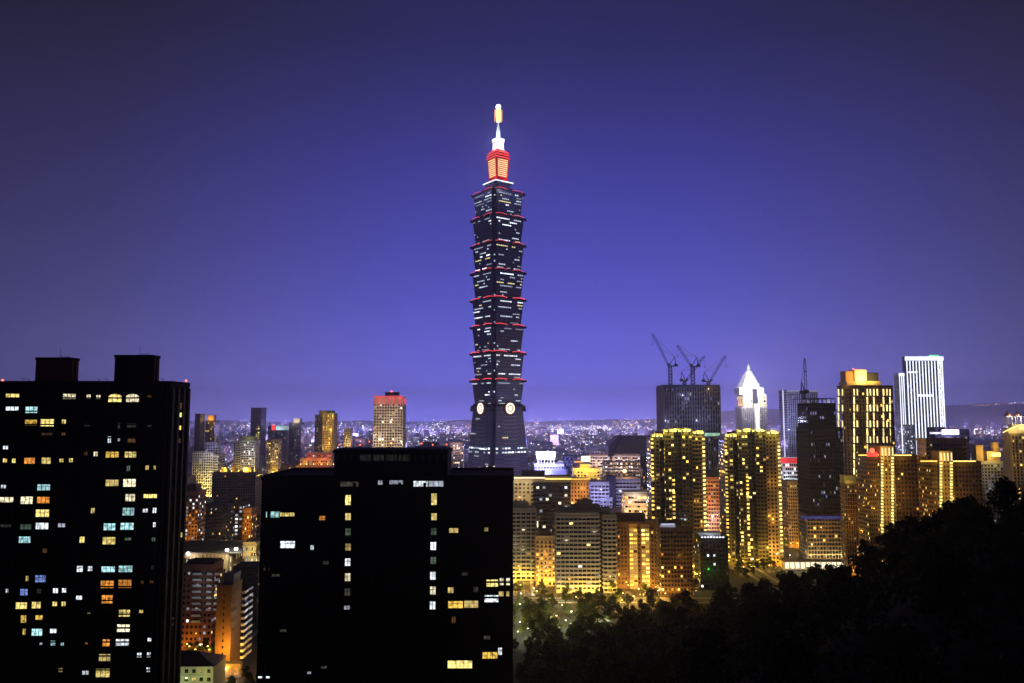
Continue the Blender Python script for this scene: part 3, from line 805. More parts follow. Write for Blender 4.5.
bld('office_block', 'stepped white gridded office block washed yellow from below near the left tower', 1250,
    [V(193, 213, 452, 'pale', dep=30, win=Wn(9, .05, 'ywd', 4, .55, .55), band='white', pil='white'), V(212, 225, 455, 'pale', dep=30, win=Wn(6, .08, 'ywd', 4, .55, .55), band='white'), V(204, 216.5, 443, 'lilac', off=-6, dep=16, win=Wn(5, .1, 'bw', 4, .6, .5))],
    glow=(3500, (1, .68, .12)), lights=[(201, 486, 14, 26000, (1, .70, .15)), (208, 476, 14, 14000, (1, .75, .25)), (219, 470, 14, 8000, (1, .8, .45)), (205, 456, 14, 5000, (.9, .85, 1)), (218, 459, 12, 6000, (1, .9, .7)), (210, 446, 6, 2200, (.55, .5, 1))], detail=False)
bld('office_block', 'white gridded office slab with yellow lamps at its foot', 1400,
    [V(234, 241, 441, 'pale', dep=24, win=Wn(4, .05, 'w', 4, .6, .5), band='white'), V(241, 259.5, 440, 'pale', dep=24, win=Wn(9, .1, 'wyC', 4, .65, .6), band='white', pil='white'), V(241, 258, 437, 'beige', off=-6, dep=12)],
    glow=(3500, GOLD), lights=[(238, 470, 14, 14000, GOLD), (252, 470, 14, 26000, (1, .8, .4)), (250, 452, 16, 14000, (.9, .88, 1)), (248, 437, 2, 2500, (.8, 1, .4))], detail=False)
bld('apartment_block', 'slender beige apartment block with yellow lit balconies', 1350, [V(267, 271, 441, 'concrete', dep=18, win=Wn(2, .5, 'yG', 3.5)), V(271, 281.5, 440, 'beige', dep=18, win=Wn(4, .35, 'yyGw', 3.5, .6, .5), band='tan')],
    glow=(3000, GOLD), lights=[(274, 472, 12, 16000, GOLD), (276, 455, 12, 6000, (1, .8, .5))], detail=False)
r_, xc = bld('stepped_block', 'stepped red lit block with yellow floodlit terraces', 1120,
    [V(296, 336, 466, 'redwall', dep=40, win=Wn(16, .12, 'Oye', 3.6)), V(299, 336, 459, 'redwall', off=-10, dep=28, win=Wn(14, .3, 'wyO', 3.6, .6, .5)), V(303, 334, 453.5, 'redwall', off=-18, dep=18, win=Wn(12, .3, 'wWO', 3.6, .6, .5), par='pale'), V(283, 297, 470, 'tan', dep=22, win=Wn(6, .3, 'GyO', 3.6))],
    lights=[(303, 464, -2, 8000, GOLD), (318, 464, -2, 10000, GOLD), (330, 464, -2, 8000, GOLD), (309, 456.5, -8, 5000, (1, .3, .2)), (324, 456.5, -8, 5000, (1, .3, .2)), (290, 468, 8, 8000, GOLD), (318, 468, 14, 6000, (1, .35, .12)), (302, 475, 14, 9000, GOLD)])
for px in (300, 306, 313, 321, 327, 333):
    p = at(px, 464.6, 1120); o = MB(); o.bar((p.x - xc, 3, p.z - 1.8), (p.x - xc, 3, p.z - .4), .15, M['steel']); o.ball((p.x - xc, 3, p.z + .4), .9, L['gold']); o.build('roof_lamp', r_)

# --- distant left towers
bld('office_tower', 'dark glass office tower, tallest of the left skyline, with one lit stair', 1900, [V(251, 266.5, 408, 'navy', dep=40, win=Wn(9, .03, 'ydw', 4.4, .6, .55)), V(256, 260, 425, 'navy', off=.8, dep=2, win=Wn(2, .8, 'Yy', 4.4, .6, .5, faces='S'))], detail=False)
bld('office_tower', 'plain dark tower at the left end of the skyline', 1700, [V(195, 205, 414, 'navy', dep=26, win=Wn(6, .04, 'yd', 4.2))], detail=False)
bld('office_tower', 'short tower with yellow rooftop lights beside the plain dark tower', 1720, [V(205.5, 219, 421, 'brown', dep=26, win=Wn(7, .14, 'yYGd', 4.2)), V(206, 216, 415.5, 'brown', off=-8, dep=14)], lights=[(209, 419, -2, 16000, GOLD), (214, 419, -2, 12000, GOLD), (213, 424, 12, 6000, GOLD)], detail=False)
bld('office_tower', 'dark tower with gold lit vertical stripes and a green topped roof', 1500,
    [V(315, 323.5, 415, 'navy', dep=30, win=Wn(5, .10, 'ydw', 4.2)), V(323.5, 337, 413.5, 'tan', off=2, dep=30, win=Wn(7, .2, 'Gyd', 4.2, .5, .6), pil='beige', po=1), V(318, 335, 411, 'olive', off=-8, dep=14)],
    lights=[(327, 445, 14, 30000, GOLD), (328, 430, 14, 22000, GOLD), (330, 418, 12, 12000, GOLD), (333, 411, 4, 9000, (.4, 1, .15)), (323, 413.5, -2, 9000, GOLD), (319, 416, 8, 3500, GOLD)], detail=False)
bld('office_tower', 'dark tower with a sloped lit crown in the left skyline', 1800, [V(289, 304.5, 423, 'navy', dep=30, win=Wn(8, .08, 'wdb', 4.2)), V(293, 300, 419, 'grey', off=-2, dep=18)], lights=[(294, 422, 8, 12000, (1, .8, .5)), (297, 420, 8, 6000, (1, .8, .5))], detail=False)
r_, xc = bld('office_block', 'block carrying a long lit rooftop billboard with a red end', 2000, [V(268, 291, 426, 'navy', dep=30, win=Wn(12, .12, 'bwd', 4.2))], detail=False)
o = strip(r_, xc, 2000, 276, 289, 426, 430, 1, emis('billboard_screen', (.6, .85, .9), .75, .6, .03), 'billboard'); strip(r_, xc, 2000, 272, 275, 425, 430, 1.2, L['red'], 'red_sign')
# pale hotel tower with red crown
D = 1100
r_, xc = bld('hotel_tower', 'pale stone tower with a red lit crown of tall slots left of the skyscraper', D,
    [V(374, 403, 397, 'beige', dep=30, win=Wn(11, .10, 'yywC', 3.9, .62, .56, dark=True, top=9, pf=.05), pil='beige', po=.4, band='pink'), V(384, 397, 392.5, 'dark', off=-10, dep=16)],
    lights=[(376, 440, 16, 42000, (1, .82, .55)), (398, 442, 16, 26000, (1, .85, .6)), (388, 420, 18, 24000, (1, .85, .62)), (378, 405, 14, 9000, (1, .8, .6)), (398, 408, 16, 9000, (1, .85, .7)), (380, 398, 5, 3000, RED), (391, 398, 5, 3000, RED), (400, 398, 5, 3000, RED)], fit=False)
for j in range(9):
    strip(r_, xc, D, 375 + j * 3.2, 376 + j * 3.2, 397.5, 404.5, .5, L['softred'], 'crown_pier', .8)
strip(r_, xc, D, 373.6, 403.4, 395.8, 397.6, .6, L['softred'], 'crown_rim', .9)
for j in range(10):
    x = at(403, 397, D).x - xc; z = at(403, 404.5, D).z
    o = MB(); o.box(x + .4, x + .9, 1.5 + j * 2.9, 2.6 + j * 2.9, z, z + 9, L['softred']); o.build('crown_pier', r_)
red_lamp(r_, (at(390, 392, D).x - xc, 14, at(390, 392.5, D).z), 1.2, 1)
bld('apartment_block', 'slim beige tower lit warm left of the red crowned tower', 1500, [V(344, 353, 429, 'beige', dep=18, win=Wn(4, .2, 'yG', 4))], lights=[(348, 444, 12, 14000, WARM)], detail=False)
bld('office_block', 'dark block with white rooftop signs behind the black office block', 1250, [V(415, 450, 447, 'navy', dep=30, win=Wn(12, .14, 'bwdO', 4)), V(421, 438, 443, 'navy', off=-4, dep=12)], detail=False)
bld('office_block', 'block with bright pinkish windows left of the skyscraper foot', 1330, [V(450, 464, 443, 'pink', dep=24, win=Wn(8, .35, 'CwOW', 4))], lights=[(456, 448, 12, 9000, (1, .8, .8))], detail=False)
D = 800
r_, xc = bld('low_block', 'unlit low block with a sloping roof between the black office block and the skyscraper', D, [V(462, 496, 474, 'black', dep=30, win=Wn(10, 0, 'd', 4))])
a = at(463, 474, D); c = at(494, 466, D); o = MB()
o.hexa([(a.x - xc, 0, a.z), (c.x - xc, 0, a.z), (c.x - xc, 26, a.z), (a.x - xc, 26, a.z), (a.x - xc, 0, a.z + .5), (c.x - xc, 0, c.z), (c.x - xc, 26, c.z), (a.x - xc, 26, a.z + .5)], M['black']); o.build('roof', r_)
for px in (487, 494):
    p = at(px, 466.3, D); o = MB(); o.ball((p.x - xc, -.5, p.z), .6, L['cream']); o.build('roof_lamp', r_)

# --- right of the tower: mid city
D = 800
r_, xc = bld('office_complex', 'beige and dark glass office complex with a yellow roof edge and orange stair tower', D,
    [V(514, 534, 480, 'beige', dep=30, win=Wn(5, .06, 'yd', 3.8, .4, .5), pil='beige'), V(533, 570.5, 483, 'bglass', off=1.5, dep=30, win=Wn(12, .12, 'WwwC', 3.8, .8, .6, pf=.06)), V(570.5, 580, 479.5, 'tan', off=2.5, dep=24, win=Wn(3, .05, 'O', 3.8, .35, .5)), V(580, 588.5, 480, 'tan', off=1, dep=24, win=Wn(3, .05, 'O', 3.8, .3, .5)), V(513, 572, 477.5, 'beige', off=-1, dep=26), V(522, 545, 473, 'dark', off=-12, dep=12)],
    glow=(1500, GOLD), lights=[(520, 500, 12, 9000, (1, .75, .4)), (527, 485, 8, 5000, (1, .85, .5)), (516, 482, 8, 3500, (1, .85, .5)), (574, 505, 12, 15000, (1, .42, .10)), (584, 490, 10, 10000, (1, .5, .15)), (584, 515, 12, 9000, (1, .42, .1)), (526, 525, 12, 8000, GOLD)])
strip(r_, xc, D, 511, 545, 477.2, 478.2, 2.2, L['cream'], 'roof_light', .8); strip(r_, xc, D, 545, 571, 478.2, 479.2, 2.2, L['gold'], 'roof_light', .8); strip(r_, xc, D, 571, 588, 478.4, 479, 3.4, E['G'], 'roof_light', .8)
strip(r_, xc, D, 532, 538, 521, 527, 1.8, E['C'], 'lobby_window')
bld('office_block', 'bluish white office block with two wings and strip windows', 890,
    [V(588, 609, 482.5, 'lilac', dep=30, win=Wn(5, .06, 'wb', 4, .75, .45)), V(609, 641, 480, 'lilac', off=-6, dep=30, win=Wn(9, .08, 'wbW', 4, .8, .45), band='white', bh=.3), V(600, 612, 498, 'lilac', off=3, dep=14, win=Wn(4, .3, 'bwW', 4, .6, .5)), V(607, 616, 477, 'navy', off=-2, dep=16)],
    lights=[(592, 500, 16, 14000, (.55, .52, 1)), (604, 492, 16, 9000, (.7, .65, 1)), (626, 495, 18, 9000, (.42, .42, 1)), (598, 520, 12, 7000, (.5, .5, 1))])
bld('office_block', 'horizontally banded block with white and orange lit floors', 770, [V(622, 652, 493, 'white', dep=22, win=Wn(9, .5, 'OCOyG', 4.2, .9, .45), band='white', bh=.35, bo=.8)],
    lights=[(630, 512, 10, 6500, (1, .45, .15)), (644, 514, 10, 6500, (1, .45, .15)), (636, 498, 8, 2800, (1, .8, .6))])
r_, xc = bld('pavilion', 'long pale block with a rooftop video screen before the dome hall', 1150, [V(590, 640, 455, 'pink', dep=30, win=Wn(20, .35, 'wOyW', 4, .6, .45), band='white'), V(574, 592, 462, 'navy', dep=24, win=Wn(7, .1, 'wb', 4))],
    lights=[(600, 465, 14, 12000, (1, .75, .7)), (620, 465, 14, 12000, (1, .7, .6)), (636, 465, 14, 8000, (1, .8, .8)), (584, 470, 12, 14000, (1, .65, .15))])
strip(r_, xc, 1150, 581, 590, 456, 461.5, 1.5, E['C'], 'video_screen'); strip(r_, xc, 1150, 574, 583, 461, 462.5, 1.5, E['O'], 'sign_band')
bld('hall', 'low yellow floodlit hall roof in front of the pale block', 1010, [V(572, 600, 469, 'beige', dep=26, win=Wn(8, .4, 'GYO', 4)), V(580, 590, 465, 'tan', off=-3, dep=12)], lights=[(576, 468, 8, 9000, GOLD), (584, 470, 10, 16000, GOLD), (594, 470, 10, 14000, (1, .7, .15)), (584, 464, 4, 6000, GOLD)])
# stage-lit white pavilion
D = 1120
r_, xc = bld('light_pavilion', 'glaring white lit pavilion on columns right of the skyscraper', D, [V(534, 564, 464.5, 'lilac', dep=30, win=Wn(10, .15, 'bw', 4)), V(545, 566, 470, 'lilac', off=8, dep=10)],
    lights=[(540, 459, 10, 30000, (.75, .72, 1)), (550, 459, 10, 30000, (.75, .72, 1)), (532, 466, 14, 25000, BLUE), (560, 462, 14, 25000, BLUE), (546, 474, 16, 20000, (.5, .5, 1)), (536, 452, 20, 12000, BLUE)])
a = at(536, 452, D); c = at(556, 459.5, D); o = MB()
o.hexa([(a.x - xc + 1.5, 0, c.z), (c.x - xc - 1.5, 0, c.z), (c.x - xc - 1.5, 16, c.z), (a.x - xc + 1.5, 16, c.z), (a.x - xc, 0, a.z), (c.x - xc, 0, a.z), (c.x - xc, 16, a.z), (a.x - xc, 16, a.z)], emis('stage_screen', (.92, .92, 1), 2.2, .25, .12))
o.build('light_box', r_)
for j in range(6):
    x = a.x - xc + 3 + j * (c.x - a.x - 6) / 5; o = MB(); o.bar((x, 1, at(540, 464.5, D).z), (x, 1, c.z), .6, M['white']); o.build('column', r_)
bld('office_block', 'blue lit block beside the glaring white pavilion', 1180, [V(563, 577, 456, 'navy', dep=24, win=Wn(6, .3, 'bbw', 4))], lights=[(566, 462, 12, 9000, BLUE)])
# dome hall
D = 1400
a = at(609, 455, D); c = at(658, 436, D); xc = (a.x + c.x) / 2; hw = (c.x - a.x) / 2
r_ = thing('dome_hall', 'large dark blue hall with a ribbed barrel roof behind the pale block', 'arena', (xc, D, 0))
o = MB(); o.box(-hw, hw, 0, 60, 0, a.z - 2, M['navy']); o.build('wall', r_)
o = MB(); n = 16; DR = mat('dome_roof', (.10, .11, .26), .55)
pts = []
for j in range(n + 1):
    t_ = j / n; pts.append((-hw + 2 * hw * t_, a.z - 2 + (c.z - a.z + 2) * min(1, 1.25 * math.sin(math.pi * (t_ * .8 + .1)) ** .8)))
for (x0, z0), (x1, z1) in zip(pts, pts[1:]):
    o.hexa([(x0, 0, a.z - 2), (x1, 0, a.z - 2), (x1, 60, a.z - 2), (x0, 60, a.z - 2), (x0, 0, z0), (x1, 0, z1), (x1, 60, z1), (x0, 60, z0)], DR)
    o.bar((x0, -.5, z0), (x0, -.5, a.z - 2), .3, M['steel'])
o.build('roof', r_)
# steel frame under construction
D = 930
a = at(604, 462, D); c = at(641, 484, D); xc = (a.x + c.x) / 2
r_ = thing('steel_frame', 'bare steel building frame with an orange work lamp', 'construction frame', (xc, D, 0))
o = MB()
for j in range(8):
    x = a.x - xc + (c.x - a.x) * j / 7
    for y in (0, 14): o.bar((x, y, 0), (x, y, a.z), .5, M['steel'])
for k in range(7):
    z = a.z - k * 4.4
    for y in (0, 14): o.bar((a.x - xc, y, z), (c.x - xc, y, z), .45, M['steel'])
    for j in range(8):
        x = a.x - xc + (c.x - a.x) * j / 7; o.bar((x, 0, z), (x, 14, z), .35, M['steel'])
o.build('frame', r_)
p = at(624.5, 471, D); o = MB(); o.ball((p.x - xc, -1, p.z), 2.0, L['sodium']); o.build('work_lamp', r_); lamp(r_, (p.x - xc, -4, p.z), 9000, SOD, 1.5)
def crane(label, D, base, pivot, tip, tail, mast=True, w=1.3, group='tower cranes'):
    """luffing crane: mast, slewing deck, A frame, boom and hoist rope, with base/pivot/tip given in the picture plane at distance D"""
    b_ = at(*base, D); pv = at(*pivot, D); tp = at(*tip, D); tl = at(*tail, D)
    r_ = thing('tower_crane', label, 'crane', tuple(b_), 0, group)
    f = lambda q: q - b_
    pv, tp, tl = f(pv), f(tp), f(tl)
    CR = mat('crane_steel', (.03, .03, .06), .6)
    o = MB()
    h = pv.z
    for sx in (-w, w):
        for sy in (-w, w): o.bar((sx, sy, 0), (sx, sy, h), .32, CR)
    n = max(2, int(h / 3.5))
    for k in range(n):
        z0, z1 = h * k / n, h * (k + 1) / n
        for sy in (-w, w): o.bar((-w, sy, z0), (w, sy, z1), .2, CR); o.bar((w, sy, z0), (-w, sy, z1), .2, CR)
    o.build('mast', r_)
    o = MB(); d = 1 if tl.x > 0 else -1
    o.box(min(-2.5 * d, tl.x), max(-2.5 * d, tl.x), -1.8, 1.8, h - .6, h + .6, CR); o.box(min(tl.x - d * 3.5, tl.x), max(tl.x - d * 3.5, tl.x), -2, 2, h - .4, h + 2.4, CR); o.box(-d * 2.5 - 1.3, -d * 2.5 + 1.3, -3.2, -1.6, h + .2, h + 2.8, CR)
    o.build('slewing_deck', r_)
    ap = Vector((tl.x * .62, 0, h + 11)); o = MB()
    for y in (-1.2, 1.2): o.bar((-1.2 * d, y, h), ap, .28, CR); o.bar((tl.x * .8, y, h), ap, .28, CR)
    o.build('a_frame', r_)
    o = MB(); r0 = Vector((-d * 2.0, 0, h + 1)); dv = tp - r0; nb = max(4, int(dv.length / 4))
    up = dv.cross(Vector((0, 1, 0))).normalized(); up = up if up.z > 0 else -up
    for k in range(nb):
        t0, t1_ = k / nb, (k + 1) / nb; e0 = 1.0 if 0 < k else .3; e1 = 1.0 if k < nb - 1 else .3
        P0 = r0 + dv * t0; P1 = r0 + dv * t1_
        for s_ in (-1, 1): o.bar(P0 + up * s_ * e0, P1 + up * s_ * e1, .27, CR)
        o.bar(P0 + up * e0, P1 - up * e1, .16, CR)
    o.build('boom', r_)
    o = MB(); o.bar(ap, tp * .98 + r0 * .02, .12, CR); o.bar(ap, r0 + dv * .55, .12, CR); o.build('stay_rope', r_)
    o = MB(); o.bar(tp, tp - Vector((0, 0, 12)), .10, CR); o.box(tp.x - .5, tp.x + .5, -.5, .5, tp.z - 13.2, tp.z - 12, CR); o.build('hoist_rope', r_)
    return r_
crane('small crane with a thin boom leaning right above the bare steel frame', 930, (611, 462), (610.5, 456), (621, 434), (608, 456), w=.9)

# --- residential cluster at the foot of the hill
D = 600
r_, xc = bld('apartment_block', 'grey beige apartment block with balcony bands and a dark stepped roof, foot lit orange', D,
    [V(555, 599, 514, 'pale', dep=18, win=Wn(10, .035, 'YWw', 3.1, .78, .56), band='pale', bh=.36, bo=1.0), V(599, 603, 514, 'black', off=-2.5, dep=14), V(603, 616, 516, 'pale', off=-.5, dep=20, win=Wn(3, .02, 'y', 3.1, .75, .56), band='pale', bh=.36, bo=.9), V(561, 612, 510.5, 'grey', off=-4, dep=12), V(571, 601, 507, 'concrete', off=-5, dep=10), V(578, 593, 502.5, 'concrete', off=-6, dep=8), V(583, 588, 500.5, 'concrete', off=-7, dep=4)],
    glow=(2300, (1, .56, .05)), lights=[(597, 592, 7, 5200, (1, .62, .10)), (588, 594, 7, 3500, (1, .6, .1)), (610, 588, 7, 5200, (1, .6, .1)), (566, 588, 8, 900, (1, .8, .5)), (575, 560, 45, 5000, (1, .86, .68)), (608, 550, 45, 3500, (1, .82, .6))])  # the two lights far out in front are added to imitate bounced light
D = 645
bld('apartment_block', 'grey apartment block beside the right edge of the black office block', D, [V(506, 536, 509, 'pale', dep=18, win=Wn(6, .03, 'yd', 3.1, .75, .56), band='pale', bh=.34, bo=.9), V(511, 528, 504, 'grey', off=-4, dep=10)], glow=(2000, (1, .56, .05)), lights=[(520, 575, 10, 4800, (1, .6, .12)), (530, 577, 9, 4500, (1, .6, .12)), (525, 545, 40, 3500, (1, .85, .65))])  # the light far out in front is added as bounce fill
bld('apartment_block', 'small apartment block lit strong orange between two grey blocks', 625, [V(535, 556, 537, 'beige', dep=16, win=Wn(5, .3, 'OGYe', 3.1, .55, .5), band='tan', bo=.7), V(540, 551, 533, 'brown', off=-4, dep=8)], glow=(1800, (1, .5, .05)), lights=[(540, 575, 9, 6000, (1, .48, .07)), (551, 574, 9, 6500, (1, .5, .08)), (546, 556, 9, 3000, (1, .5, .08))])
D = 615
r_, xc = bld('apartment_block', 'brown apartment block with two bright gold balcony columns', D,
    [V(614, 657, 523, 'brown', dep=18, win=Wn(12, .07, 'GOe', 3.1, .5, .5, cols=(0, 1, 2, 6, 10, 11))), V(618, 646, 516, 'dark', off=-4, dep=10), V(629, 637, 525, 'tan', off=.8, dep=4, win=Wn(2, .92, 'GyG', 3.1, .8, .55, faces='S'), band='beige', bo=1), V(641, 649, 525, 'tan', off=.8, dep=4, win=Wn(2, .92, 'GyY', 3.1, .8, .55, faces='S'), band='beige', bo=1)],
    glow=(1300, SOD), lights=[(622, 580, 10, 3500, SOD), (633, 560, 8, 2600, SOD), (645, 545, 8, 2600, SOD), (652, 575, 9, 3000, SOD), (640, 583, 9, 3000, SOD), (633, 530, 7, 1300, SOD)])
D = 590
r_, xc = bld('apartment_block', 'dark apartment block with a bluish white lit rooftop rail', D, [V(656, 692, 527, 'brown', dep=18, win=Wn(10, .08, 'GYOe', 3.1, .6, .5), band='brown', bo=.7), V(660, 683, 523, 'dark', off=-5, dep=9)], glow=(450, SOD), lights=[(668, 580, 10, 2200, SOD), (685, 560, 9, 1500, SOD)])
strip(r_, xc, D, 660, 675, 524, 527, .8, E['w'], 'lit_rail'); strip(r_, xc, D, 661, 674, 523.4, 524.4, 1.0, L['lilac'], 'light_strip')
r_, xc = bld('apartment_block', 'low dark block with white rooftop lamps and a green lit ground floor', 610, [V(694, 728, 537, 'dark', dep=20, win=Wn(9, .07, 'YGWe', 3.2, .6, .5)), V(700, 722, 535, 'pale', off=-5, dep=10)], lights=[(712, 572, 5, 900, (.1, 1, .12)), (711, 534, 2, 2500, (.8, .85, 1)), (705, 566, 8, 900, GOLD)])
for j in range(8):
    p = at(702 + j * 3, 537.2, 610); o = MB(); o.box(p.x - xc - .7, p.x - xc + .7, -.9, -.3, p.z - .3, p.z + .5, L['white']); o.build('roof_lamp', r_)
# gold twins
def gold_twin(label, D, x, dx, yb, group):
    P = lambda a: x + a
    r_, xc = bld('gold_tower', label, D,
        [V(P(0), P(9), 437, 'olive', off=0, dep=20, win=Wn(2, .12, 'GYy', 3.3, .62, .5)), V(P(9), P(14), 433, 'black', off=-3, dep=16, win=Wn(2, .04, 'y', 3.3)),
         V(P(14), P(23), 432, 'olive', off=1, dep=20, win=Wn(3, .17, 'YYGy', 3.3, .72, .5)), V(P(23), P(31), 431.5, 'dark', off=-1, dep=18, win=Wn(2, .11, 'GYC', 3.3, .62, .5)),
         V(P(31), P(41), 432, 'olive', off=1, dep=20, win=Wn(3, .20, 'GYyG', 3.3, .7, .5, rows=(0, 13))), V(P(41), P(dx), 434, 'tan' if dx > 55 else 'olive', off=0, dep=20, win=Wn(4, .06, 'GOe', 3.3, .5, .5), band='tan', bo=.5)],
        group=group, parts=60, fit=False, glow=(1800, (1, .58, .05)),
        lights=[(P(36), yb - 6, 7, 3600, (1, .58, .08)), (P(dx - 6), yb - 8, 9, 9500, (1, .55, .08)), (P(dx - 5), yb - 40, 7, 2600, (1, .56, .08)), (P(dx - 5), yb - 75, 7, 1300, (1, .56, .08)), (P(18), yb - 12, 10, 2500, (1, .6, .1)),
                (P(12), 433, 4, 4000, (1, .85, .12)), (P(24), 430, 3, 5500, (1, .85, .12)), (P(38), 429.5, 3, 6000, (1, .85, .12)), (P(50), 431, 4, 5000, (1, .85, .12)), (P(3), 435, 4, 3000, (1, .85, .12)), (P(30), 452, 9, 700, GOLD), (P(10), 480, 9, 500, GOLD)])
    # one lamp per floor down both outer edges and the inner stair
    zt = at(P(0), 437, D).z; n = int((zt - at(P(0), yb, D).z) / 3.3)
    for px, k0, s_, nm in ((P(1.2), 0, 1, 'G'), (P(dx - 1.4), 0, 1, 'Y'), (P(22), 10, 1, 'G')):
        for k in range(k0, n):
            if rnd.random() < .07: continue
            p = at(px, 440, D); z = zt - 2.4 - k * 3.3; o = MB()
            w_ = .95
            o.box(p.x - xc - w_, p.x - xc + w_, -1.9, -.9, z, z + 1.5, E[nm if rnd.random() < .8 else 'y'])
            o.build('balcony_light', r_)
    # crown: curved trellis with lamps
    for (a, c, y0) in ((1, 12, 436), (13, 40, 431), (42, dx - 1, 433)):
        o = MB(); n2 = max(4, int((c - a) / 3)); prevp = None
        for j in range(n2 + 1):
            t_ = j / n2; p = at(P(a + (c - a) * t_), y0 - 1.2 * math.sin(math.pi * (.15 + .7 * t_)) - .8, D); q = (p.x - xc, -1, p.z)
            if prevp: o.bar(prevp, q, .32, M['beige'])
            o.bar((q[0], -1, q[2] - 4), q, .25, M['beige']); o.bar((q[0], 8, q[2]), q, .25, M['beige']); prevp = q
        o.build('crown_trellis', r_)
        for j in range(max(3, int((c - a) / 4.5))):
            t_ = (j + .5) / max(3, int((c - a) / 4.5)); p = at(P(a + (c - a) * t_), y0 - .3, D)
            o = MB(); o.box(p.x - xc - 1.1, p.x - xc + 1.1, -2.2, -1.4, p.z - .8, p.z + .4, emis('crown_lamp', (1, .9, .3), 1.5, .3, .5, rand=.3)); o.build('crown_lamp', r_)
    return r_
gold_twin('gold apartment tower, left one of the trellis roofed pair', 655, 650.5, 54, 578, 'twin gold apartment towers')
gold_twin('gold apartment tower with an orange right flank, right one of the trellis roofed pair', 705, 724, 55.5, 558, 'twin gold apartment towers')
bld('office_block', 'orange brick office block seen between the twin gold towers', 860, [V(700, 726, 478, 'brick', dep=24, win=Wn(8, .12, 'wyO', 4, .6, .5), band='tan', bo=.6), V(704, 722, 472, 'navy', off=-8, dep=10)], lights=[(712, 505, 12, 14000, (1, .45, .15)), (712, 528, 10, 14000, (1, .8, .6)), (712, 485, 10, 6000, (1, .5, .2)), (716, 518, 8, 6000, (.9, .9, 1))])
bld('office_block', 'orange lit block between the banded block and the left gold tower', 900, [V(640, 652, 470, 'navy', dep=20, win=Wn(4, .2, 'wOb', 4))])
# tower under construction with cranes
D = 920
r_, xc = bld('construction_tower', 'dark unfinished tower with tall slots, carrying tower cranes', D,
    [V(657, 719.5, 385.5, 'navy', dep=45, win=Wn(22, .10, 'bbbbdew', 5.2, .45, .62, ps=.05), pil='steel', po=.9, pw=.45, band='dark', bo=.5, bh=.14)],
    parts=90, lights=[(690, 395, 20, 8000, (.5, .5, 1)), (672, 420, 20, 8000, (.5, .5, 1)), (705, 420, 20, 9000, (.55, .6, 1)), (714, 388, 12, 2500, (1, .6, .3))])
strip(r_, xc, D, 703, 719.5, 433, 436, 1.3, emis('safety_screen_lit', (.5, 1, .7), .6, .4, .2), 'lit_screen')
for j in range(26):
    p = at(658 + j * 2.4, 385.5, D); o = MB(); o.bar((p.x - xc, .5, p.z), (p.x - xc, .5, p.z + 2.2 + rnd.random() * 1.5), .22, M['steel']); o.build('column_stub', r_)
crane('tallest crane with its boom raised up left, leftmost on the unfinished tower', D, (670.5, 385.5), (670.5, 366), (652.5, 333.5), (677.5, 366), w=1.8)
crane('crane with its boom raised up left, second from the left of the tall masts', D, (693, 385.5), (693, 366.5), (677, 345), (700, 366.5), w=1.9)
crane('short crane between the two tall masts of the unfinished tower', D, (684.5, 385.5), (684, 381), (704.5, 356), (680, 381), w=1.4)
crane('crane with its boom leaning up right at the right end of the unfinished tower', D, (708.5, 385.5), (708, 381.5), (725.5, 355.5), (702, 381.5), w=1.4)
# white crowned tower
D = 1700
r_, xc = bld('crowned_tower', 'tower with a glaring white domed crown and finial behind the twin gold towers', D,
    [V(735.5, 767, 407, 'lilac', dep=55, win=Wn(13, .10, 'bbww', 4.2, .6, .55), pil='lilac', po=.8), V(754, 759.5, 404, 'white', off=2.5, dep=6, win=Wn(1, .85, 'CW', 4.2, .7, .6, faces='S')),
     V(737, 752.5, 394.5, 'white', off=-1, dep=50, yb=407, win=Wn(4, .8, 'GyOG', 7, .5, .7, faces='SW', top=4)), V(758.5, 766.5, 394.5, 'white', off=-1, dep=50, yb=407, win=Wn(2, .8, 'GyOG', 7, .5, .7, faces='S', top=4)), V(752.5, 758.5, 398, 'navy', off=-6, dep=40, yb=407),
     V(740, 753, 388, 'white', off=-5, dep=40, yb=394.5), V(758, 764.5, 388, 'white', off=-5, dep=40, yb=394.5), V(753, 758, 389, 'navy', off=-8, dep=34, yb=398)],
    detail=False, lights=[(741, 400, 22, 60000, (1, .85, .55)), (748, 400, 22, 60000, (1, .85, .55)), (763, 400, 22, 60000, (1, .85, .55)), (743, 390, 22, 60000, (1, .95, .8)), (762, 390, 22, 60000, (1, .95, .8)),
     (745, 381, 34, 200000, (.95, .9, 1)), (752, 374, 36, 160000, (.95, .9, 1)), (760, 381, 34, 200000, (.95, .9, 1)), (751, 368, 22, 60000, (1, 1, 1)), (745, 420, 30, 7000, (.45, .45, 1)), (760, 420, 30, 7000, (.45, .45, 1)), (740, 412, 25, 5000, (.6, .6, 1))])
z = lambda y: at(751, y, D).z
xm = at(752.3, 385, D).x - xc; S2 = D / F; o = MB()
prof = [(12.4, 389), (12.4, 387.5), (11.0, 387.3), (10.6, 384.5), (9.2, 382.2), (8.7, 382), (7.2, 378.6), (6.7, 378.4), (5.2, 375.2), (4.7, 375), (3.4, 372.4), (2.1, 370.3)]
o.lathe([(r0 * S2, z(y)) for r0, y in prof], M['white'], 8, xm, 24)
for k in range(8):
    a = 6.28319 * k / 8
    for (r0, y0), (r1, y1) in zip(prof, prof[1:]):
        o.bar((xm + r0 * S2 * math.cos(a), 24 + r0 * S2 * math.sin(a), z(y0)), (xm + r1 * S2 * math.cos(a), 24 + r1 * S2 * math.sin(a), z(y1)), .8, M['white'])
o.build('dome', r_)
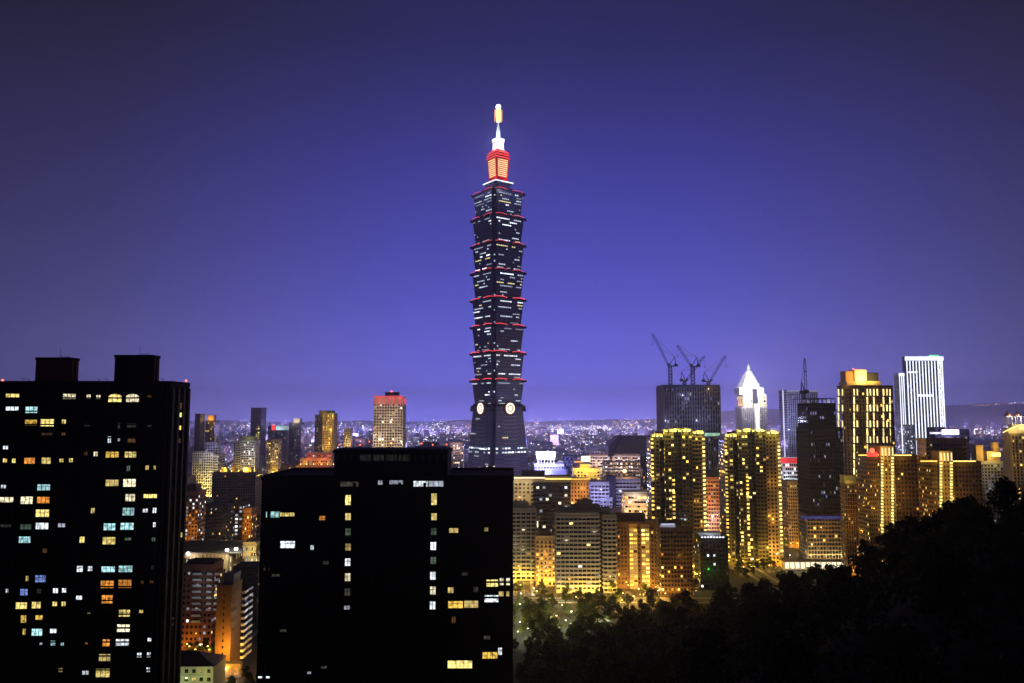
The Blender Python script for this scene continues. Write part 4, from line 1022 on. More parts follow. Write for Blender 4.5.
o = MB(); o.lathe([(1.1 * S2, z(370.6)), (1.6 * S2, z(368.8)), (2.0 * S2, z(367.8)), (1.4 * S2, z(366)), (.5 * S2, z(364)), (.05, z(361.8))], M['white'], 10, xm, 24); o.build('finial', r_)
for px in (736, 766.6):
    for k in range(9):
        p = at(px, 409 + k * 2.6, D); o = MB(); o.box(p.x - xc - .6, p.x - xc + .6, -1.6, -.9, p.z, p.z + 2, E['w']); o.build('edge_light', r_)
# blue white tower
r_, xc = bld('office_tower', 'grey blue tower with white lit vertical edges behind the unfinished mast tower', 1300,
    [V(782, 788, 390, 'lilac', dep=40, win=Wn(2, .03, 'b', 4)), V(788, 818, 392, 'grey', off=-2, dep=40, win=Wn(14, .05, 'bbw', 4, .5, .6), pil='lilac', po=.7)], parts=40,
    lights=[(785, 420, 22, 12000, (.6, .6, 1)), (790, 400, 26, 14000, (.5, .5, 1)), (800, 430, 26, 20000, (.5, .5, 1)), (810, 405, 26, 12000, (.5, .5, 1))])
strip(r_, xc, 1300, 782, 783.2, 390, 458, 1, L['lilac'], 'edge_light'); strip(r_, xc, 1300, 788, 818, 390.5, 391.6, -1.6, E['w'], 'edge_light')
r_, xc = bld('podium', 'low block with a red glowing fascia over a white lit storey', 905, [V(776, 802, 461, 'white', dep=24, win=Wn(9, .4, 'Ww', 4.4, .8, .6), band='white')], lights=[(788, 480, 12, 10000, COOL), (788, 461, 10, 4000, RED), (782, 500, 10, 9000, COOL)])
strip(r_, xc, 905, 776, 801, 457.5, 463, 1.4, emis('fascia_red', (1, .04, .06), .8, .3, .1), 'red_fascia')
strip(r_, xc, 905, 776, 801, 457, 457.8, 1.6, E['w'], 'light_strip')
bld('apartment_block', 'tan apartment block between the right gold tower and the mast tower', 800, [V(781, 801, 482, 'tan', dep=20, win=Wn(6, .05, 'OyG', 3.3, .55, .5), band='tan', bo=.6)], glow=(1600, SOD), lights=[(788, 530, 12, 9000, (1, .55, .12)), (794, 505, 14, 5000, (1, .6, .2)), (790, 488, 12, 3000, (1, .7, .35))])
# unfinished tower with mast crane
D = 735
r_, xc = bld('construction_tower', 'nearly unlit unfinished tower wrapped in netting with a single upright crane mast', D,
    [V(797, 842, 428, 'black', dep=30, win=Wn(16, .05, 'dewwb', 3.6, .55, .6), pil='dark', band='dark', bo=.6, bh=.16), V(797.5, 836, 404, 'black', off=-1, dep=26, yb=428, win=Wn(12, .14, 'bbw', 4, .6, .6), band='dark'), V(799, 842, 515, 'brown', off=2, dep=20, win=Wn(12, .10, 'eG', 3.6, .7, .6), pil='concrete', band='tan', bo=.6, bh=.2)], parts=60,
    glow=(1100, (1, .75, .3)), lights=[(812, 532, 12, 4500, (1, .5, .12)), (830, 530, 12, 5500, (1, .5, .12)), (820, 548, 12, 5000, (1, .7, .3)), (815, 470, 20, 2500, (1, .6, .35))])
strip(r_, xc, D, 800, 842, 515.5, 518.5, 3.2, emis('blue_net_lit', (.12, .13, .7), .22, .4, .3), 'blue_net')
o = MB()
for j in range(9):
    p = at(803 + j * 4.1, 404, D)
    for y in (1.5, 24): o.bar((p.x - xc, y, p.z), (p.x - xc, y, p.z + 5), .35, M['steel'])
a = at(803, 398.5, D); c = at(836, 398.5, D)
for y in (1.5, 24): o.bar((a.x - xc, y, a.z), (c.x - xc, y, a.z), .45, M['steel'])
o.build('top_frame', r_)
for px in (826, 829): link('work_lamp', win_mesh(1.4, 3.4, E['w']), r_, (at(px, 401, D).x - xc, 1, at(px, 401.5, D).z))
crane('lone upright crane mast with its boom folded straight up on the netted tower', D, (804, 399), (804, 393), (804.6, 358), (800.5, 393), w=1.2)
# lantern tower
D = 850
vols = []
for (a, c, off, nx, lit) in ((838, 846, -6, 2, 1), (846, 852, -3, 2, 0), (852, 861, 0, 3, 1), (861, 872, 0, 3, 1), (872, 880, 0, 2, 0), (880, 889, -2, 3, 1), (889, 895.5, -6, 2, 1)):
    vols.append(V(a, c, 386, 'olive' if lit else 'brown', off=off, dep=13, win=Wn(nx, .04, 'Gye', 4.0, .5, .6, faces='SEW' if a in (838, 889) else 'S')))
vols += [V(849, 883, 381, 'tan', off=-5, dep=22, yb=386), V(849, 857.5, 371.5, 'rust', off=-9, dep=14, yb=381), V(857.5, 869.5, 370, 'beige', off=-7.5, dep=15, yb=381), V(869.5, 882, 373, 'dark', off=-9, dep=14, yb=381)]
r_, xc = bld('lantern_tower', 'tall faceted tower with pairs of gold vertical lamps and a gold floodlit stepped crown', D, vols, parts=50,
    lights=[(852, 379, 0, 3500, (1, .55, .12)), (863, 379, -1, 26000, (1, .76, .22)), (866, 374, 0, 14000, (1, .78, .25)), (872, 379, -2, 9000, (1, .7, .15)), (853, 376, -3, 5000, (1, .5, .08)), (877, 380, -2, 3000, (1, .65, .15)), (845, 384, 3, 3500, (1, .7, .15)), (845, 400, 16, 4500, GOLD), (868, 410, 18, 7000, GOLD), (888, 405, 16, 4500, GOLD), (850, 450, 18, 5000, GOLD), (872, 455, 18, 5000, GOLD)])
for row in range(11):
    y0 = 389 + row * 7.9
    for j, (px, off) in enumerate(((840.5, -6), (844.5, -6), (853.8, 0), (857, 0), (867, 0), (870, 0), (873.5, 0), (877, 0), (884, -2), (887.5, -2), (892.3, -6))):
        if row % 2 and j in (1, 3, 5, 7, 9): continue
        if row > 6 and j > 4: continue
        strip(r_, xc, D, px - .55, px + .55, y0, y0 + (6.4 if row % 2 == 0 else 7.2), off + .3, emis('lantern_lamp', (1, .78, .30), 2.0, .35, .15, rand=.35), 'facade_lamp', .5)
for px, py in ((859, 368), (862, 367), (881, 376.5), (866, 368.5)): red_lamp(r_, (at(px, py, D).x - xc, 14, at(px, 371.5 if px < 870 else 377, D).z + .2), 1.0 if px < 862 else .6, 2.2)
def gold_column(label, D, x0, xa, xb, x1, ytop, ywing, wall, sign=None, extra=(), lo=28):
    r_, xc = bld('apartment_block', label, D,
        [V(x0, xa, ywing, wall, dep=20, win=Wn(max(3, int((xa - x0) / 3.5)), .06, 'GYOe', 3.3, .5, .5)), V(xa, xb, ytop, 'tan', off=2, dep=18, win=Wn(4, .05, 'GO', 3.3, .4, .5, faces='S')), V(xb, x1, ywing + 1, wall, off=0, dep=20, win=Wn(max(4, int((x1 - xb) / 3.2)), .06, 'GYOe', 3.3, .5, .5))] + list(extra), parts=60,
        lights=[((xa + xb) / 2, ytop + 6, 7, 4200, GOLD), ((xa + xb) / 2, ytop + 35, 10, 3800, GOLD), ((xa + xb) / 2, ytop + 65, 10, 3800, GOLD), ((x0 + xa) / 2, ywing + 45, 10, 3000, (1, .55, .12)), ((xb + x1) / 2, ywing + 40, 10, 3000, (1, .55, .12)), ((xb + x1) / 2, ywing + 5, 6, 900, GOLD)])
    for px in (xa + 1.6, xb - 1.6):
        for k in range(lo):
            p = at(px, ytop + 11 + k * 3.05, D); o = MB(); o.box(p.x - xc - .75, p.x - xc + .75, -3.2, -2.2, p.z - .6, p.z + .8, emis('column_lamp', (1, .80, .22), 1.6, .3, .5, rand=.4)); o.build('column_lamp', r_)
    for k in range(4):
        px = xa + 1.5 + (xb - xa - 3) * k / 3; strip(r_, xc, D, px - .45, px + .45, ytop + .5, ytop + 8.5, 2.3, emis('fin_lamp', (1, .86, .42), 1.3), 'crown_fin', .5)
    strip(r_, xc, D, xb + 1, x1 - 6, ywing - .4, ywing + .6, .6, L['gold'], 'roof_light'); strip(r_, xc, D, x0 + 2, xa - 1, ywing - .4, ywing + .6, .6, E['G'], 'roof_light')
    return r_, xc
r_, xc = gold_column('brown apartment block with gold lamp columns under a red rooftop sign', 625, 856, 879, 892.5, 917, 447, 455, 'brown')
strip(r_, xc, 625, 866, 877, 453.5, 456.5, 1.5, L['red'], 'red_sign'); p = at(871.5, 450.5, 625); o = MB(); o.ball((p.x - xc, -1, p.z), 2.1, emis('emblem_red', (1, .12, .06), 2.4)); o.bar((p.x - xc - 3.4, -.8, p.z - 1.6), (p.x - xc + 3.4, -.8, p.z - 1.6), .5, L['red']); o.build('red_emblem', r_); lamp(r_, (p.x - xc, -6, p.z), 1600, RED, 1)
gold_column('pinkish apartment block with gold lamp columns and a tall rear wall, nearest the wooded hill', 600, 918, 937.5, 951, 981, 452, 461, 'brown', extra=[V(917, 974, 440, 'pink', off=-10, dep=14, win=Wn(12, .03, 'wy', 3.3, .5, .5)), V(951, 968, 450, 'dark', off=-5, dep=8)], lo=20)
bld('apartment_block', 'gold lit balcony block left of the red rooftop sign', 660, [V(840, 866, 482, 'tan', dep=9, win=Wn(9, .12, 'GOey', 3.2, .5, .5), band='brown', bo=.7), V(846, 858, 477, 'beige', off=-4, dep=8)], glow=(1300, SOD), lights=[(852, 530, 12, 3500, SOD), (850, 479, 4, 2500, (1, .8, .2)), (848, 505, 12, 2500, SOD), (861, 520, 12, 2500, SOD)])
r_, xc = bld('shopping_hall', 'dark hall with a glaring pinkish white sign behind the pinkish apartment block', 900, [V(927, 969, 430, 'navy', dep=30, win=Wn(14, .12, 'bwb', 4)), V(928, 947, 428, 'navy', off=-4, dep=16)], lights=[(944, 434, 10, 9000, (.9, .7, 1)), (955, 434, 10, 9000, (.9, .7, 1))])
strip(r_, xc, 900, 941, 958, 429.5, 434.5, 1.5, emis('hall_sign', (1, .75, .95), 2.4, .3, .2), 'lit_sign'); strip(r_, xc, 900, 929, 941, 432, 434, 1.3, L['lilac'], 'light_strip')
# white striped tower
D = 1500
r_, xc = bld('striped_tower', 'tall white tower with bright vertical light stripes and a green lit roof corner', D, [V(905, 938, 357, 'navy', dep=12, win=Wn(20, .10, 'wb', 4.2, .55, .6, faces='S')), V(938, 943.5, 356.5, 'lilac', off=-3, dep=40, win=Wn(2, .3, 'wW', 4.2, .6, .6)), V(899.5, 906, 373, 'pale', off=-4, dep=40, win=Wn(3, .1, 'w', 4.2)), V(897, 912, 425, 'pale', off=6, dep=30, win=Wn(7, .4, 'wWb', 4.2, .6, .55))], detail=False,
    lights=[(912, 385, 40, 6000, (.62, .62, 1)), (930, 385, 40, 6000, (.62, .62, 1)), (912, 425, 40, 6000, (.62, .62, 1)), (930, 425, 40, 6000, (.62, .62, 1)), (904, 440, 20, 2000, (.8, .75, 1)), (935, 352, 0, 20000, (.2, 1, .35)), (941, 400, 30, 3000, (.8, .8, 1))])
SL = emis('stripe_led', (.82, .86, 1), 1.7, .15, .05)
for k in range(11): strip(r_, xc, D, 906 + k * 3.1, 907.0 + k * 3.1, 361, 458, .6, SL, 'stripe_light', .6)
for px in (938.6, 940.6, 942.4): strip(r_, xc, D, px - .5, px + .5, 358, 458, -2.4, SL, 'stripe_light', .6)
for px in (900.3, 902.4, 904.4): strip(r_, xc, D, px - .4, px + .3, 375, 458, -3.4, SL, 'stripe_light', .6)
strip(r_, xc, D, 904.5, 943, 356.5, 360.5, .9, SL, 'crown_light', .6); strip(r_, xc, D, 899.5, 905, 373, 376, -3.2, SL, 'crown_light', .6); strip(r_, xc, D, 917, 932, 394.5, 396.5, 1.3, L['white'], 'belt_light', .5); strip(r_, xc, D, 908, 917, 371.5, 373, 1.3, SL, 'belt_light', .5)
strip(r_, xc, D, 931, 941, 354.6, 356.3, -8, L['green'], 'green_light')
# right edge
r_, xc = bld('office_block', 'white based block with a gold floodlit stair tower at the right', 905, [V(974, 1003, 462, 'pale', dep=24, win=Wn(9, .12, 'ywOb', 3.6), band='pale'), V(978, 985, 446, 'tan', off=-4, dep=10), V(988, 1001, 452, 'tan', off=-2, dep=14), V(995, 1000, 443, 'tan', off=-3, dep=6), V(966, 980, 467, 'grey', off=4, dep=14, win=Wn(4, .05, 'y', 3.6))],
    lights=[(981, 450, 5, 6000, GOLD), (996, 449, 6, 14000, GOLD), (991, 455, 6, 16000, (1, .75, .2)), (998, 456, 8, 9000, GOLD), (990, 478, 16, 5000, WARM), (978, 475, 14, 3500, (.9, .9, 1))])
strip(r_, xc, 905, 990, 999, 452.5, 456.5, 2.4, L['gold'], 'lit_panel')
D = 1000
r_, xc = bld('palace_block', 'grand block with gold lit curved roofs and small red tipped turrets', D,
    [V(1003, 1060, 434, 'tan', dep=16, win=Wn(14, .12, 'GYy', 4.2, .5, .55), pil='beige', po=1.2), V(1010, 1060, 428.5, 'beige', off=-4, dep=11), V(1015, 1060, 425, 'beige', off=-6, dep=8)],
    lights=[(1008, 432, 6, 14000, GOLD), (1016, 430, 2, 16000, (1, .82, .3)), (1024, 427, 0, 18000, (1, .85, .35)), (1006, 455, 12, 7000, GOLD), (1018, 460, 12, 7000, GOLD), (1010, 480, 12, 6000, GOLD), (1020, 420, -4, 6000, (.9, .85, 1))])
for px in (1013, 1022, 1031):
    p = at(px, 425, D); o = MB(); q = p.x - xc; w_ = 3.4
    for sx in (-w_, w_):
        for sy in (-w_, w_): o.bar((q + sx, 10 + sy, p.z), (q + sx, 10 + sy, p.z + 10), .5, M['white'])
    o.box(q - w_ - .6, q + w_ + .6, 10 - w_ - .6, 10 + w_ + .6, p.z + 10, p.z + 11, M['white'])
    o.lathe([(4.2, p.z + 11), (3.2, p.z + 13.5), (1.2, p.z + 15.5), (.1, p.z + 18)], M['redwall'], 10, q, 10); tu = o.build('turret', r_)
    o = MB(); o.ball((q, 5.5, p.z + 12.4), .8, L['orange']); o.build('turret_lamp', tu); lamp(r_, (q, 2, p.z + 9), 2500, (1, .8, .7), .6)
o = MB(); a = at(1003, 433, D); c = at(1058, 425, D)
for j in range(12):
    t0, t1_ = j / 12, (j + 1) / 12; f = lambda t: (a.x - xc - 1 + (c.x - a.x) * t, a.z + (c.z - a.z) * math.sin(math.pi * .5 * min(1, t * 2.2)))
    P0, P1 = f(t0), f(t1_); o.bar((P0[0], -1.5, P0[1] + .6), (P1[0], -1.5, P1[1] + .6), .6, L['gold'])
o.build('roof_light', r_)

# ------------------------------------------------------------------ filler blocks between the landmark buildings
def clash(x0, x1, y0, y1, pad=6):
    return any(x0 < b + pad and x1 > a - pad and y0 < d + pad and y1 > c - pad for a, b, c, d in FOOT)
fr = random.Random(21)
KINDS = [
 ('grey', 'low grey block with a few yellow windows among the mid city roofs', 'ywdGY', .08),
 ('tan', 'low tan block with gold windows among the mid city roofs', 'GOyGe', .12),
 ('navy', 'low dark blue block with bluish windows among the mid city roofs', 'bwbdW', .12),
 ('pale', 'low pale block with white windows among the mid city roofs', 'wWCyd', .12),
 ('brown', 'low brown block with orange windows among the mid city roofs', 'OeyGe', .10)]
cnt = 0; tries = 0
while cnt < 110 and tries < 4000:
    tries += 1
    D = 560 + 900 * fr.random() ** .8
    px = fr.choice((fr.uniform(180, 345), fr.uniform(500, 830), fr.uniform(500, 1030), fr.uniform(420, 520)))
    if D < 640 and (px > 500 or px < 180): continue
    if px > 830 and D < 760: continue
    z = fr.uniform(11, 30) if D < 900 else fr.uniform(14, 44)
    y = 415 + (HC - z) / D * F
    w = fr.uniform(14, 42); dep = fr.uniform(14, 30)
    X = at(px, y, D).x
    if clash(X - w / 2, X + w / 2, D, D + dep): continue
    if hill_z(X, D) > -2.5 and D < 480: continue
    k = fr.choice(KINDS); wpx = w / D * F
    r_, xc = bld('city_block', k[1], D, [V(px - wpx / 2, px + wpx / 2, y, k[0], dep=dep, win=Wn(max(3, int(w / 3.6)), k[3], k[2], 3.4, .55, .5))],
        group='low blocks among the mid city roofs', yaw=fr.uniform(-14, 14), parts=24, seed=cnt,
        lights=[(px + fr.uniform(-.3, .3) * wpx, y + z / D * F * .75, fr.uniform(6, 11), fr.uniform(800, 3600) * (1 + (D > 900)), fr.choice((SOD, SOD, GOLD, WARM, (1, .8, .7), (.7, .7, 1))))] if fr.random() < .6 else ())
    if fr.random() < .6: rooftop(r_, xc, D, px - wpx * .2, px + wpx * .12, y, y - 3.2 / D * F, 5, k[0], off=-5, tank=D < 800)
    for q in range(fr.choice((0, 1, 2, 3))):      # lit signs and shop fronts
        a_ = px + fr.uniform(-.42, .3) * wpx; wd = fr.uniform(1.2, 4); y_ = y + fr.uniform(.1, .85) * z / D * F
        strip(r_, xc, D, a_, a_ + wd, y_, y_ + fr.uniform(.5, 1.6), .4, E[fr.choice('WCYGOWCG')], 'lit_sign')
    cnt += 1

# ------------------------------------------------------------------ far city
FW = [emis('far_white', (.85, .88, 1), 1.7), emis('far_yellow', (1, .75, .3), 1.5), emis('far_blue', (.4, .42, 1), 1.6), emis('far_pink', (1, .5, .6), 1.1), emis('far_dim', (.6, .6, 1), .5), emis('far_orange', (1, .42, .12), 1.4)]
FWALL = [mat('far_wall_dark', (.10, .10, .16), .8, .3, .05), mat('far_wall_pale', (.40, .40, .48), .8, .3, .05), mat('far_wall_tan', (.32, .26, .24), .8, .3, .05)]
far_kinds = [('dark far block with sparse white windows out in the distant city', 0, .10, (0, 4, 4)), ('pale far block with pinkish and white windows out in the distant city', 1, .16, (0, 3, 4, 4)), ('tan far block with yellow windows out in the distant city', 2, .14, (1, 1, 5, 4)),
             ('dark far slab with bluish windows out in the distant city', 0, .14, (2, 4, 4)), ('pale far slab with a lit roof edge out in the distant city', 1, .10, (0, 2, 4))]
far_meshes = []; FB = 1.7
for vi in range(10):
    lab, wi, p, pal = far_kinds[vi % 5]; b = MB()
    w, d, h = fr.uniform(16, 44), fr.uniform(16, 26), fr.uniform(22, 60)
    b.box(-w / 2, w / 2, 0, d, 0, h, FWALL[wi]); b.box(-w * .2, w * .15, d * .3, d * .7, h, h + fr.uniform(3, 6), FWALL[wi])
    for q in ((-w / 2, w / 2, -.3, .1), (-w / 2, w / 2, d - .1, d + .3)): b.box(*q, h - .5, h + 1, FWALL[wi])
    nx, nz = int(w / 3.5), int(h / 3.6)
    for i in range(nx):
        for k in range(nz):
            if fr.random() < p * 1.9:
                x = -w / 2 + w * (i + .5) / nx; z = h - 2.5 - k * 3.6
                b.poly([(x - 1.2, -.1, z - 1), (x + 1.2, -.1, z - 1), (x + 1.2, -.1, z + 1), (x - 1.2, -.1, z + 1)], FW[fr.choice(pal)])
    nd = int(d / 3.5)
    for sx in (-1, 1):
        for i in range(nd):
            for k in range(nz):
                if fr.random() < p:
                    y = d * (i + .5) / nd; z = h - 2.5 - k * 3.6; x = sx * (w / 2 + .1)
                    b.poly([(x, y - 1.2, z - 1), (x, y + 1.2, z - 1), (x, y + 1.2, z + 1), (x, y - 1.2, z + 1)][::sx], FW[fr.choice(pal)])
    if vi % 5 == 4: b.box(-w / 2, w / 2, -.6, -.35, h - 1.2, h - .2, FW[0])
    far_meshes.append((b.mesh('city_block'), lab, w, d, h))
n = 0; tries = 0
while n < 290 and tries < 8000:
    tries += 1
    D = 1450 + 3800 * fr.random() ** 1.6
    px = fr.uniform(-20, 1040)
    X = at(px, 420, D).x
    me, lab, w, d, h = fr.choice(far_meshes)
    if clash(X - w / 2, X + w / 2, D, D + d, 12): continue
    o = link('city_block', me, None, (X, D, 0), R(fr.uniform(-30, 30)))
    s = fr.uniform(.7, 1.25); o.scale = (s, s, fr.uniform(.5, 1.15) * (1 if D > 2000 else .8))
    tag(o, lab, 'building', 'blocks of the distant city'); FOOT.append((X - w / 2, X + w / 2, D, D + d)); n += 1
    if n % 4 == 0:  # made-up floodlight with a violet lamp, added to brighten far walls and haze
        f_ = MB(); f_.bar((0, -.5, h), (0, -6, h + 5), .2, M['steel']); f_.box(-1, 1, -7, -6, h + 4.6, h + 5.4, FW[2]); f_.build('floodlight', o)
        lamp(o, (fr.uniform(-20, 20), -fr.uniform(25, 60), h * .7), fr.uniform(60000, 180000) * (D / 1500) ** 1.8, fr.choice(((.36, .34, 1), (.3, .3, 1), (.5, .4, 1), (.8, .5, .75))), 2)
b = MB(); lt = MB()
for i in range(3600):
    D = 2200 + 6000 * fr.random() ** 1.1
    X = at(fr.uniform(-40, 1070), 420, D).x
    if clash(X - 20, X + 20, D, D + 22, 0): continue
    w, d, h = fr.uniform(12, 45), fr.uniform(12, 25), fr.uniform(8, 38) * (1.8 if fr.random() < .08 else 1)
    b.box(X - w / 2, X + w / 2, D, D + d, 0, h, fr.choice(FWALL))
    for k in range(fr.choice((0, 1, 1, 2, 3, 4))):
        x = X + fr.uniform(-.4, .4) * w; z = fr.uniform(.35, .95) * h; ww, wh = fr.uniform(1.0, 3.2) * D / 4000, fr.uniform(.8, 2.0) * D / 4000
        lt.box(x - ww, x + ww, D - .6, D - .2, z - wh, z + wh, FW[fr.choice((0, 0, 0, 1, 2, 2, 2, 3, 4, 4, 4, 5))])
dc = b.build('distant_city')
for i in range(26):      # violet lamps added to light the far haze and mountains
    D = fr.uniform(4200, 8200); X = at(120 + 930 * (i + .5) / 26, 420, D).x
    lamp(dc, (X, D, fr.uniform(40, 70)), fr.uniform(1.6e6, 2.8e6), fr.choice(((.30, .28, 1), (.34, .32, 1), (.48, .36, 1))), 8)
stuff(tag(dc, 'endless far roofs of the city running out to the mountains', 'city'))
# brighter clusters: floodlit yards, stations, signs
hot = [emis('hot_white', (.9, .92, 1), 4), emis('hot_orange', (1, .6, .25), 3.5), emis('hot_pink', (1, .55, .75), 2.6), emis('hot_blue', (.55, .6, 1), 3.5)]
for i in range(2400):
    px = fr.choice((fr.gauss(600, 45), fr.gauss(430, 40), fr.uniform(190, 1024), fr.gauss(590, 70)))
    D = 1700 + 6000 * fr.random() ** .9
    X = at(px, 420, D).x; z = fr.uniform(6, 34)
    if clash(X - 4, X + 4, D, D + 2, 0): continue
    s = fr.uniform(.5, 1.7) * D / 2600
    lt.box(X - s, X + s, D - 1, D - .6, z, z + s * fr.uniform(.6, 1.4), hot[fr.choice((0, 0, 0, 0, 1, 1, 2, 3, 3))])
for (px, py, D, wpx, hpx, k, nn) in ((625, 424, 4200, 14, 3, 1, 30), (648, 422, 4600, 10, 5, 1, 16), (606, 430, 3400, 9, 3, 0, 18), (437, 424, 3600, 5, 3, 0, 14), (414, 431, 3000, 6, 3, 0, 16), (364, 428, 3300, 6, 3, 0, 12), (342, 424, 3500, 6, 3, 0, 8), (538, 423, 4000, 4, 2, 2, 8), (247, 425, 3000, 6, 4, 0, 12), (308, 430, 2700, 7, 4, 0, 12), (986, 432, 4200, 22, 4, 0, 40), (310, 446, 2000, 4, 1.5, 0, 6), (445, 430, 2900, 6, 3, 3, 12)):
    for j in range(nn):
        p = at(px + fr.gauss(0, wpx * .5), py + fr.gauss(0, hpx * .5), D + fr.uniform(-60, 60)); s = fr.uniform(.4, 1.0) * D / 1500
        z0 = max(2, p.z)
        lt.box(p.x - s, p.x + s, p.y, p.y + .4, z0, z0 + s * fr.uniform(.5, 1.1), hot[k] if fr.random() < .75 else hot[0])
for j in range(800):      # bright streets and signs right of the skyscraper and left of it
    px = fr.choice((fr.gauss(585, 38), fr.gauss(585, 38), fr.uniform(190, 470))); D = 1450 + 1700 * fr.random() ** 1.3; X = at(px, 430, D).x
    if clash(X - 3, X + 3, D, D + 1, 0): continue
    z = fr.uniform(4, 30); s = fr.uniform(.5, 1.5) * D / 2000
    lt.box(X - s, X + s, D - .6, D - .2, z, z + s * fr.uniform(.5, 1.2), hot[fr.choice((0, 0, 3, 3, 3, 2, 1))] if fr.random() < .6 else FW[fr.choice((0, 2, 2, 3))])
for j in range(420):
    px = fr.choice((fr.uniform(180, 700), fr.gauss(600, 60), fr.uniform(180, 1024))); p = at(px, fr.uniform(418.5, 426), 8290)
    s = fr.uniform(1.5, 5); lt.box(p.x - s, p.x + s, p.y - 2, p.y - 1, p.z - s * .4, p.z + s * .4, hot[fr.choice((0, 0, 1, 2, 3))])
for j in range(17):      # lamps along the mountain road
    px = 968 + j * 3.4 + fr.uniform(-1.6, 1.6); p = at(px, 406 - j * .23 + fr.uniform(-.8, .8), 8950)
    s = fr.uniform(3, 6.5); lt.box(p.x - s, p.x + s, p.y - 100, p.y - 99, p.z - s * .5, p.z + s * .5, hot[fr.choice((2, 1, 1, 0))])
stuff(tag(lt.build('city_lights'), 'thousands of small white, bluish and orange lights of the far city', 'city lights'))

# ------------------------------------------------------------------ streets, lamps, cars
PG_ = MB(); PG_.poly([(-6, 440, .006), (150, 440, .006), (150, 569, .006), (-6, 569, .006)], mat('park_grass', (.010, .014, .006), .95, .5, .2)); struct(PG_.build('park_ground'))
ROAD = mat('asphalt', (.05, .05, .052), .85, .3, .1); PAVE = mat('pavement', (.2, .19, .18), .85, .2, .2); LINE = mat('road_paint', (.7, .7, .68), .6, .1, .5)
def road(x0, x1, y0, y1, along):
    o = MB(); o.poly([(x0, y0, .01), (x1, y0, .01), (x1, y1, .01), (x0, y1, .01)], ROAD)
    if along == 'x':
        n_ = int((x1 - x0) / 9)
        for j in range(n_): o.poly([(x0 + j * 9, (y0 + y1) / 2 - .08, .018), (x0 + j * 9 + 4, (y0 + y1) / 2 - .08, .018), (x0 + j * 9 + 4, (y0 + y1) / 2 + .08, .018), (x0 + j * 9, (y0 + y1) / 2 + .08, .018)], LINE)
    else:
        n_ = int((y1 - y0) / 9)
        for j in range(n_): o.poly([((x0 + x1) / 2 - .08, y0 + j * 9, .018), ((x0 + x1) / 2 + .08, y0 + j * 9, .018), ((x0 + x1) / 2 + .08, y0 + j * 9 + 4, .018), ((x0 + x1) / 2 - .08, y0 + j * 9 + 4, .018)], LINE)
    struct(o.build('road'))
    for s in (0, 1):
        o = MB()
        if along == 'x': o.box(x0, x1, (y0 - 3 if s == 0 else y1), (y0 if s == 0 else y1 + 3), 0, .14, PAVE)
        else: o.box((x0 - 3 if s == 0 else x1), (x0 if s == 0 else x1 + 3), y0, y1, 0, .14, PAVE)
        struct(o.build('pavement'))
road(-166, -155, 400, 566, 'y'); road(-260, 320, 572, 583, 'x'); road(196, 206, 590, 800, 'y'); road(4, 14, 590, 760, 'y')

def street_lamp(x, y, label, c, P, m, h=7.5, group='street lamps', z=0):
    r_ = thing('street_lamp', label, 'street lamp', (x, y, z), rnd.uniform(0, 6.3), group)
    o = MB(); o.bar((0, 0, 0), (0, 0, h), .09, M['steel'], .06); o.bar((0, 0, h), (1.3, 0, h + .35), .05, M['steel']); o.build('pole', r_)
    o = MB(); o.box(.9, 1.7, -.18, .18, h + .30, h + .42, M['steel']); o.ball((1.3, 0, h + .1), .42, m, .22); o.build('lamp_head', r_)
    l = lamp(r_, (1.3, 0, h - .3), P, c, .3)
    if h > 6: l.data.type = 'SPOT'; l.data.spot_size = R(150); l.data.spot_blend = .6
SL_ = 'street lamp with a sodium orange head in the park and streets below the hill'; WL_ = 'street lamp with a white head in the park below the hill'
spots = [(522, 596, 1), (528, 612, 2), (518, 622, 2), (540, 606, 0), (548, 618, 2), (552, 600, 1), (562, 606, 0), (570, 612, 2), (575, 598, 0), (535, 592, 0), (520, 586, 0), (580, 620, 2), (590, 600, 0), (600, 598, 0), (618, 604, 0), (625, 594, 0), (634, 600, 0), (640, 590, 0), (648, 594, 0), (656, 588, 0), (664, 586, 0), (672, 590, 0), (667, 594, 0), (612, 600, 2), (630, 586, 0), (647, 582, 0), (516, 632, 2), (527, 628, 2), (560, 626, 2),
         (690, 585, 0), (700, 583, 0), (745, 568, 0), (775, 560, 2), (790, 556, 2), (800, 552, 2), (783, 548, 0), (812, 552, 2), (820, 556, 2), (770, 566, 0)] + [(615 + 75 * ((i * .618) % 1), 582 + 20 * ((i * .383) % 1), 0) for i in range(22)] + [(516 + 60 * ((i * .618) % 1), 588 + 38 * ((i * .29) % 1), 2 if i % 2 else 0) for i in range(12)]
for (px, py, k) in spots:
    D = F * HC / (py - 414.5); p = at(px, py, D)
    if k == 0: street_lamp(p.x, D, SL_, (1, .55, .12), 3600, L['sodium'], 4.5)
    elif k == 1: street_lamp(p.x, D, WL_, (.85, .95, .9), 1500, L['cool'], 5.5)
    else: street_lamp(p.x, D, WL_, (.95, 1, .6) if px < 600 else (1, .95, .8), 3600, L['cool'], 4.5)
for (px, py, k) in ((187, 640, 1), (192, 628, 0), (205, 650, 0), (214, 664, 0), (221, 668, 0), (199, 622, 0), (228, 672, 1), (207, 676, 1), (190, 610, 0), (230, 590, 0), (238, 640, 0)):
    D = F * HC / (py - 414.5); p = at(px, py, D)
    street_lamp(p.x, D, 'street lamp on the narrow streets beside the black apartment tower', (1, .55, .12) if k == 0 else COOL, 3000, L['sodium'] if k == 0 else L['cool'], 6.5, group='street lamps beside the apartment tower')
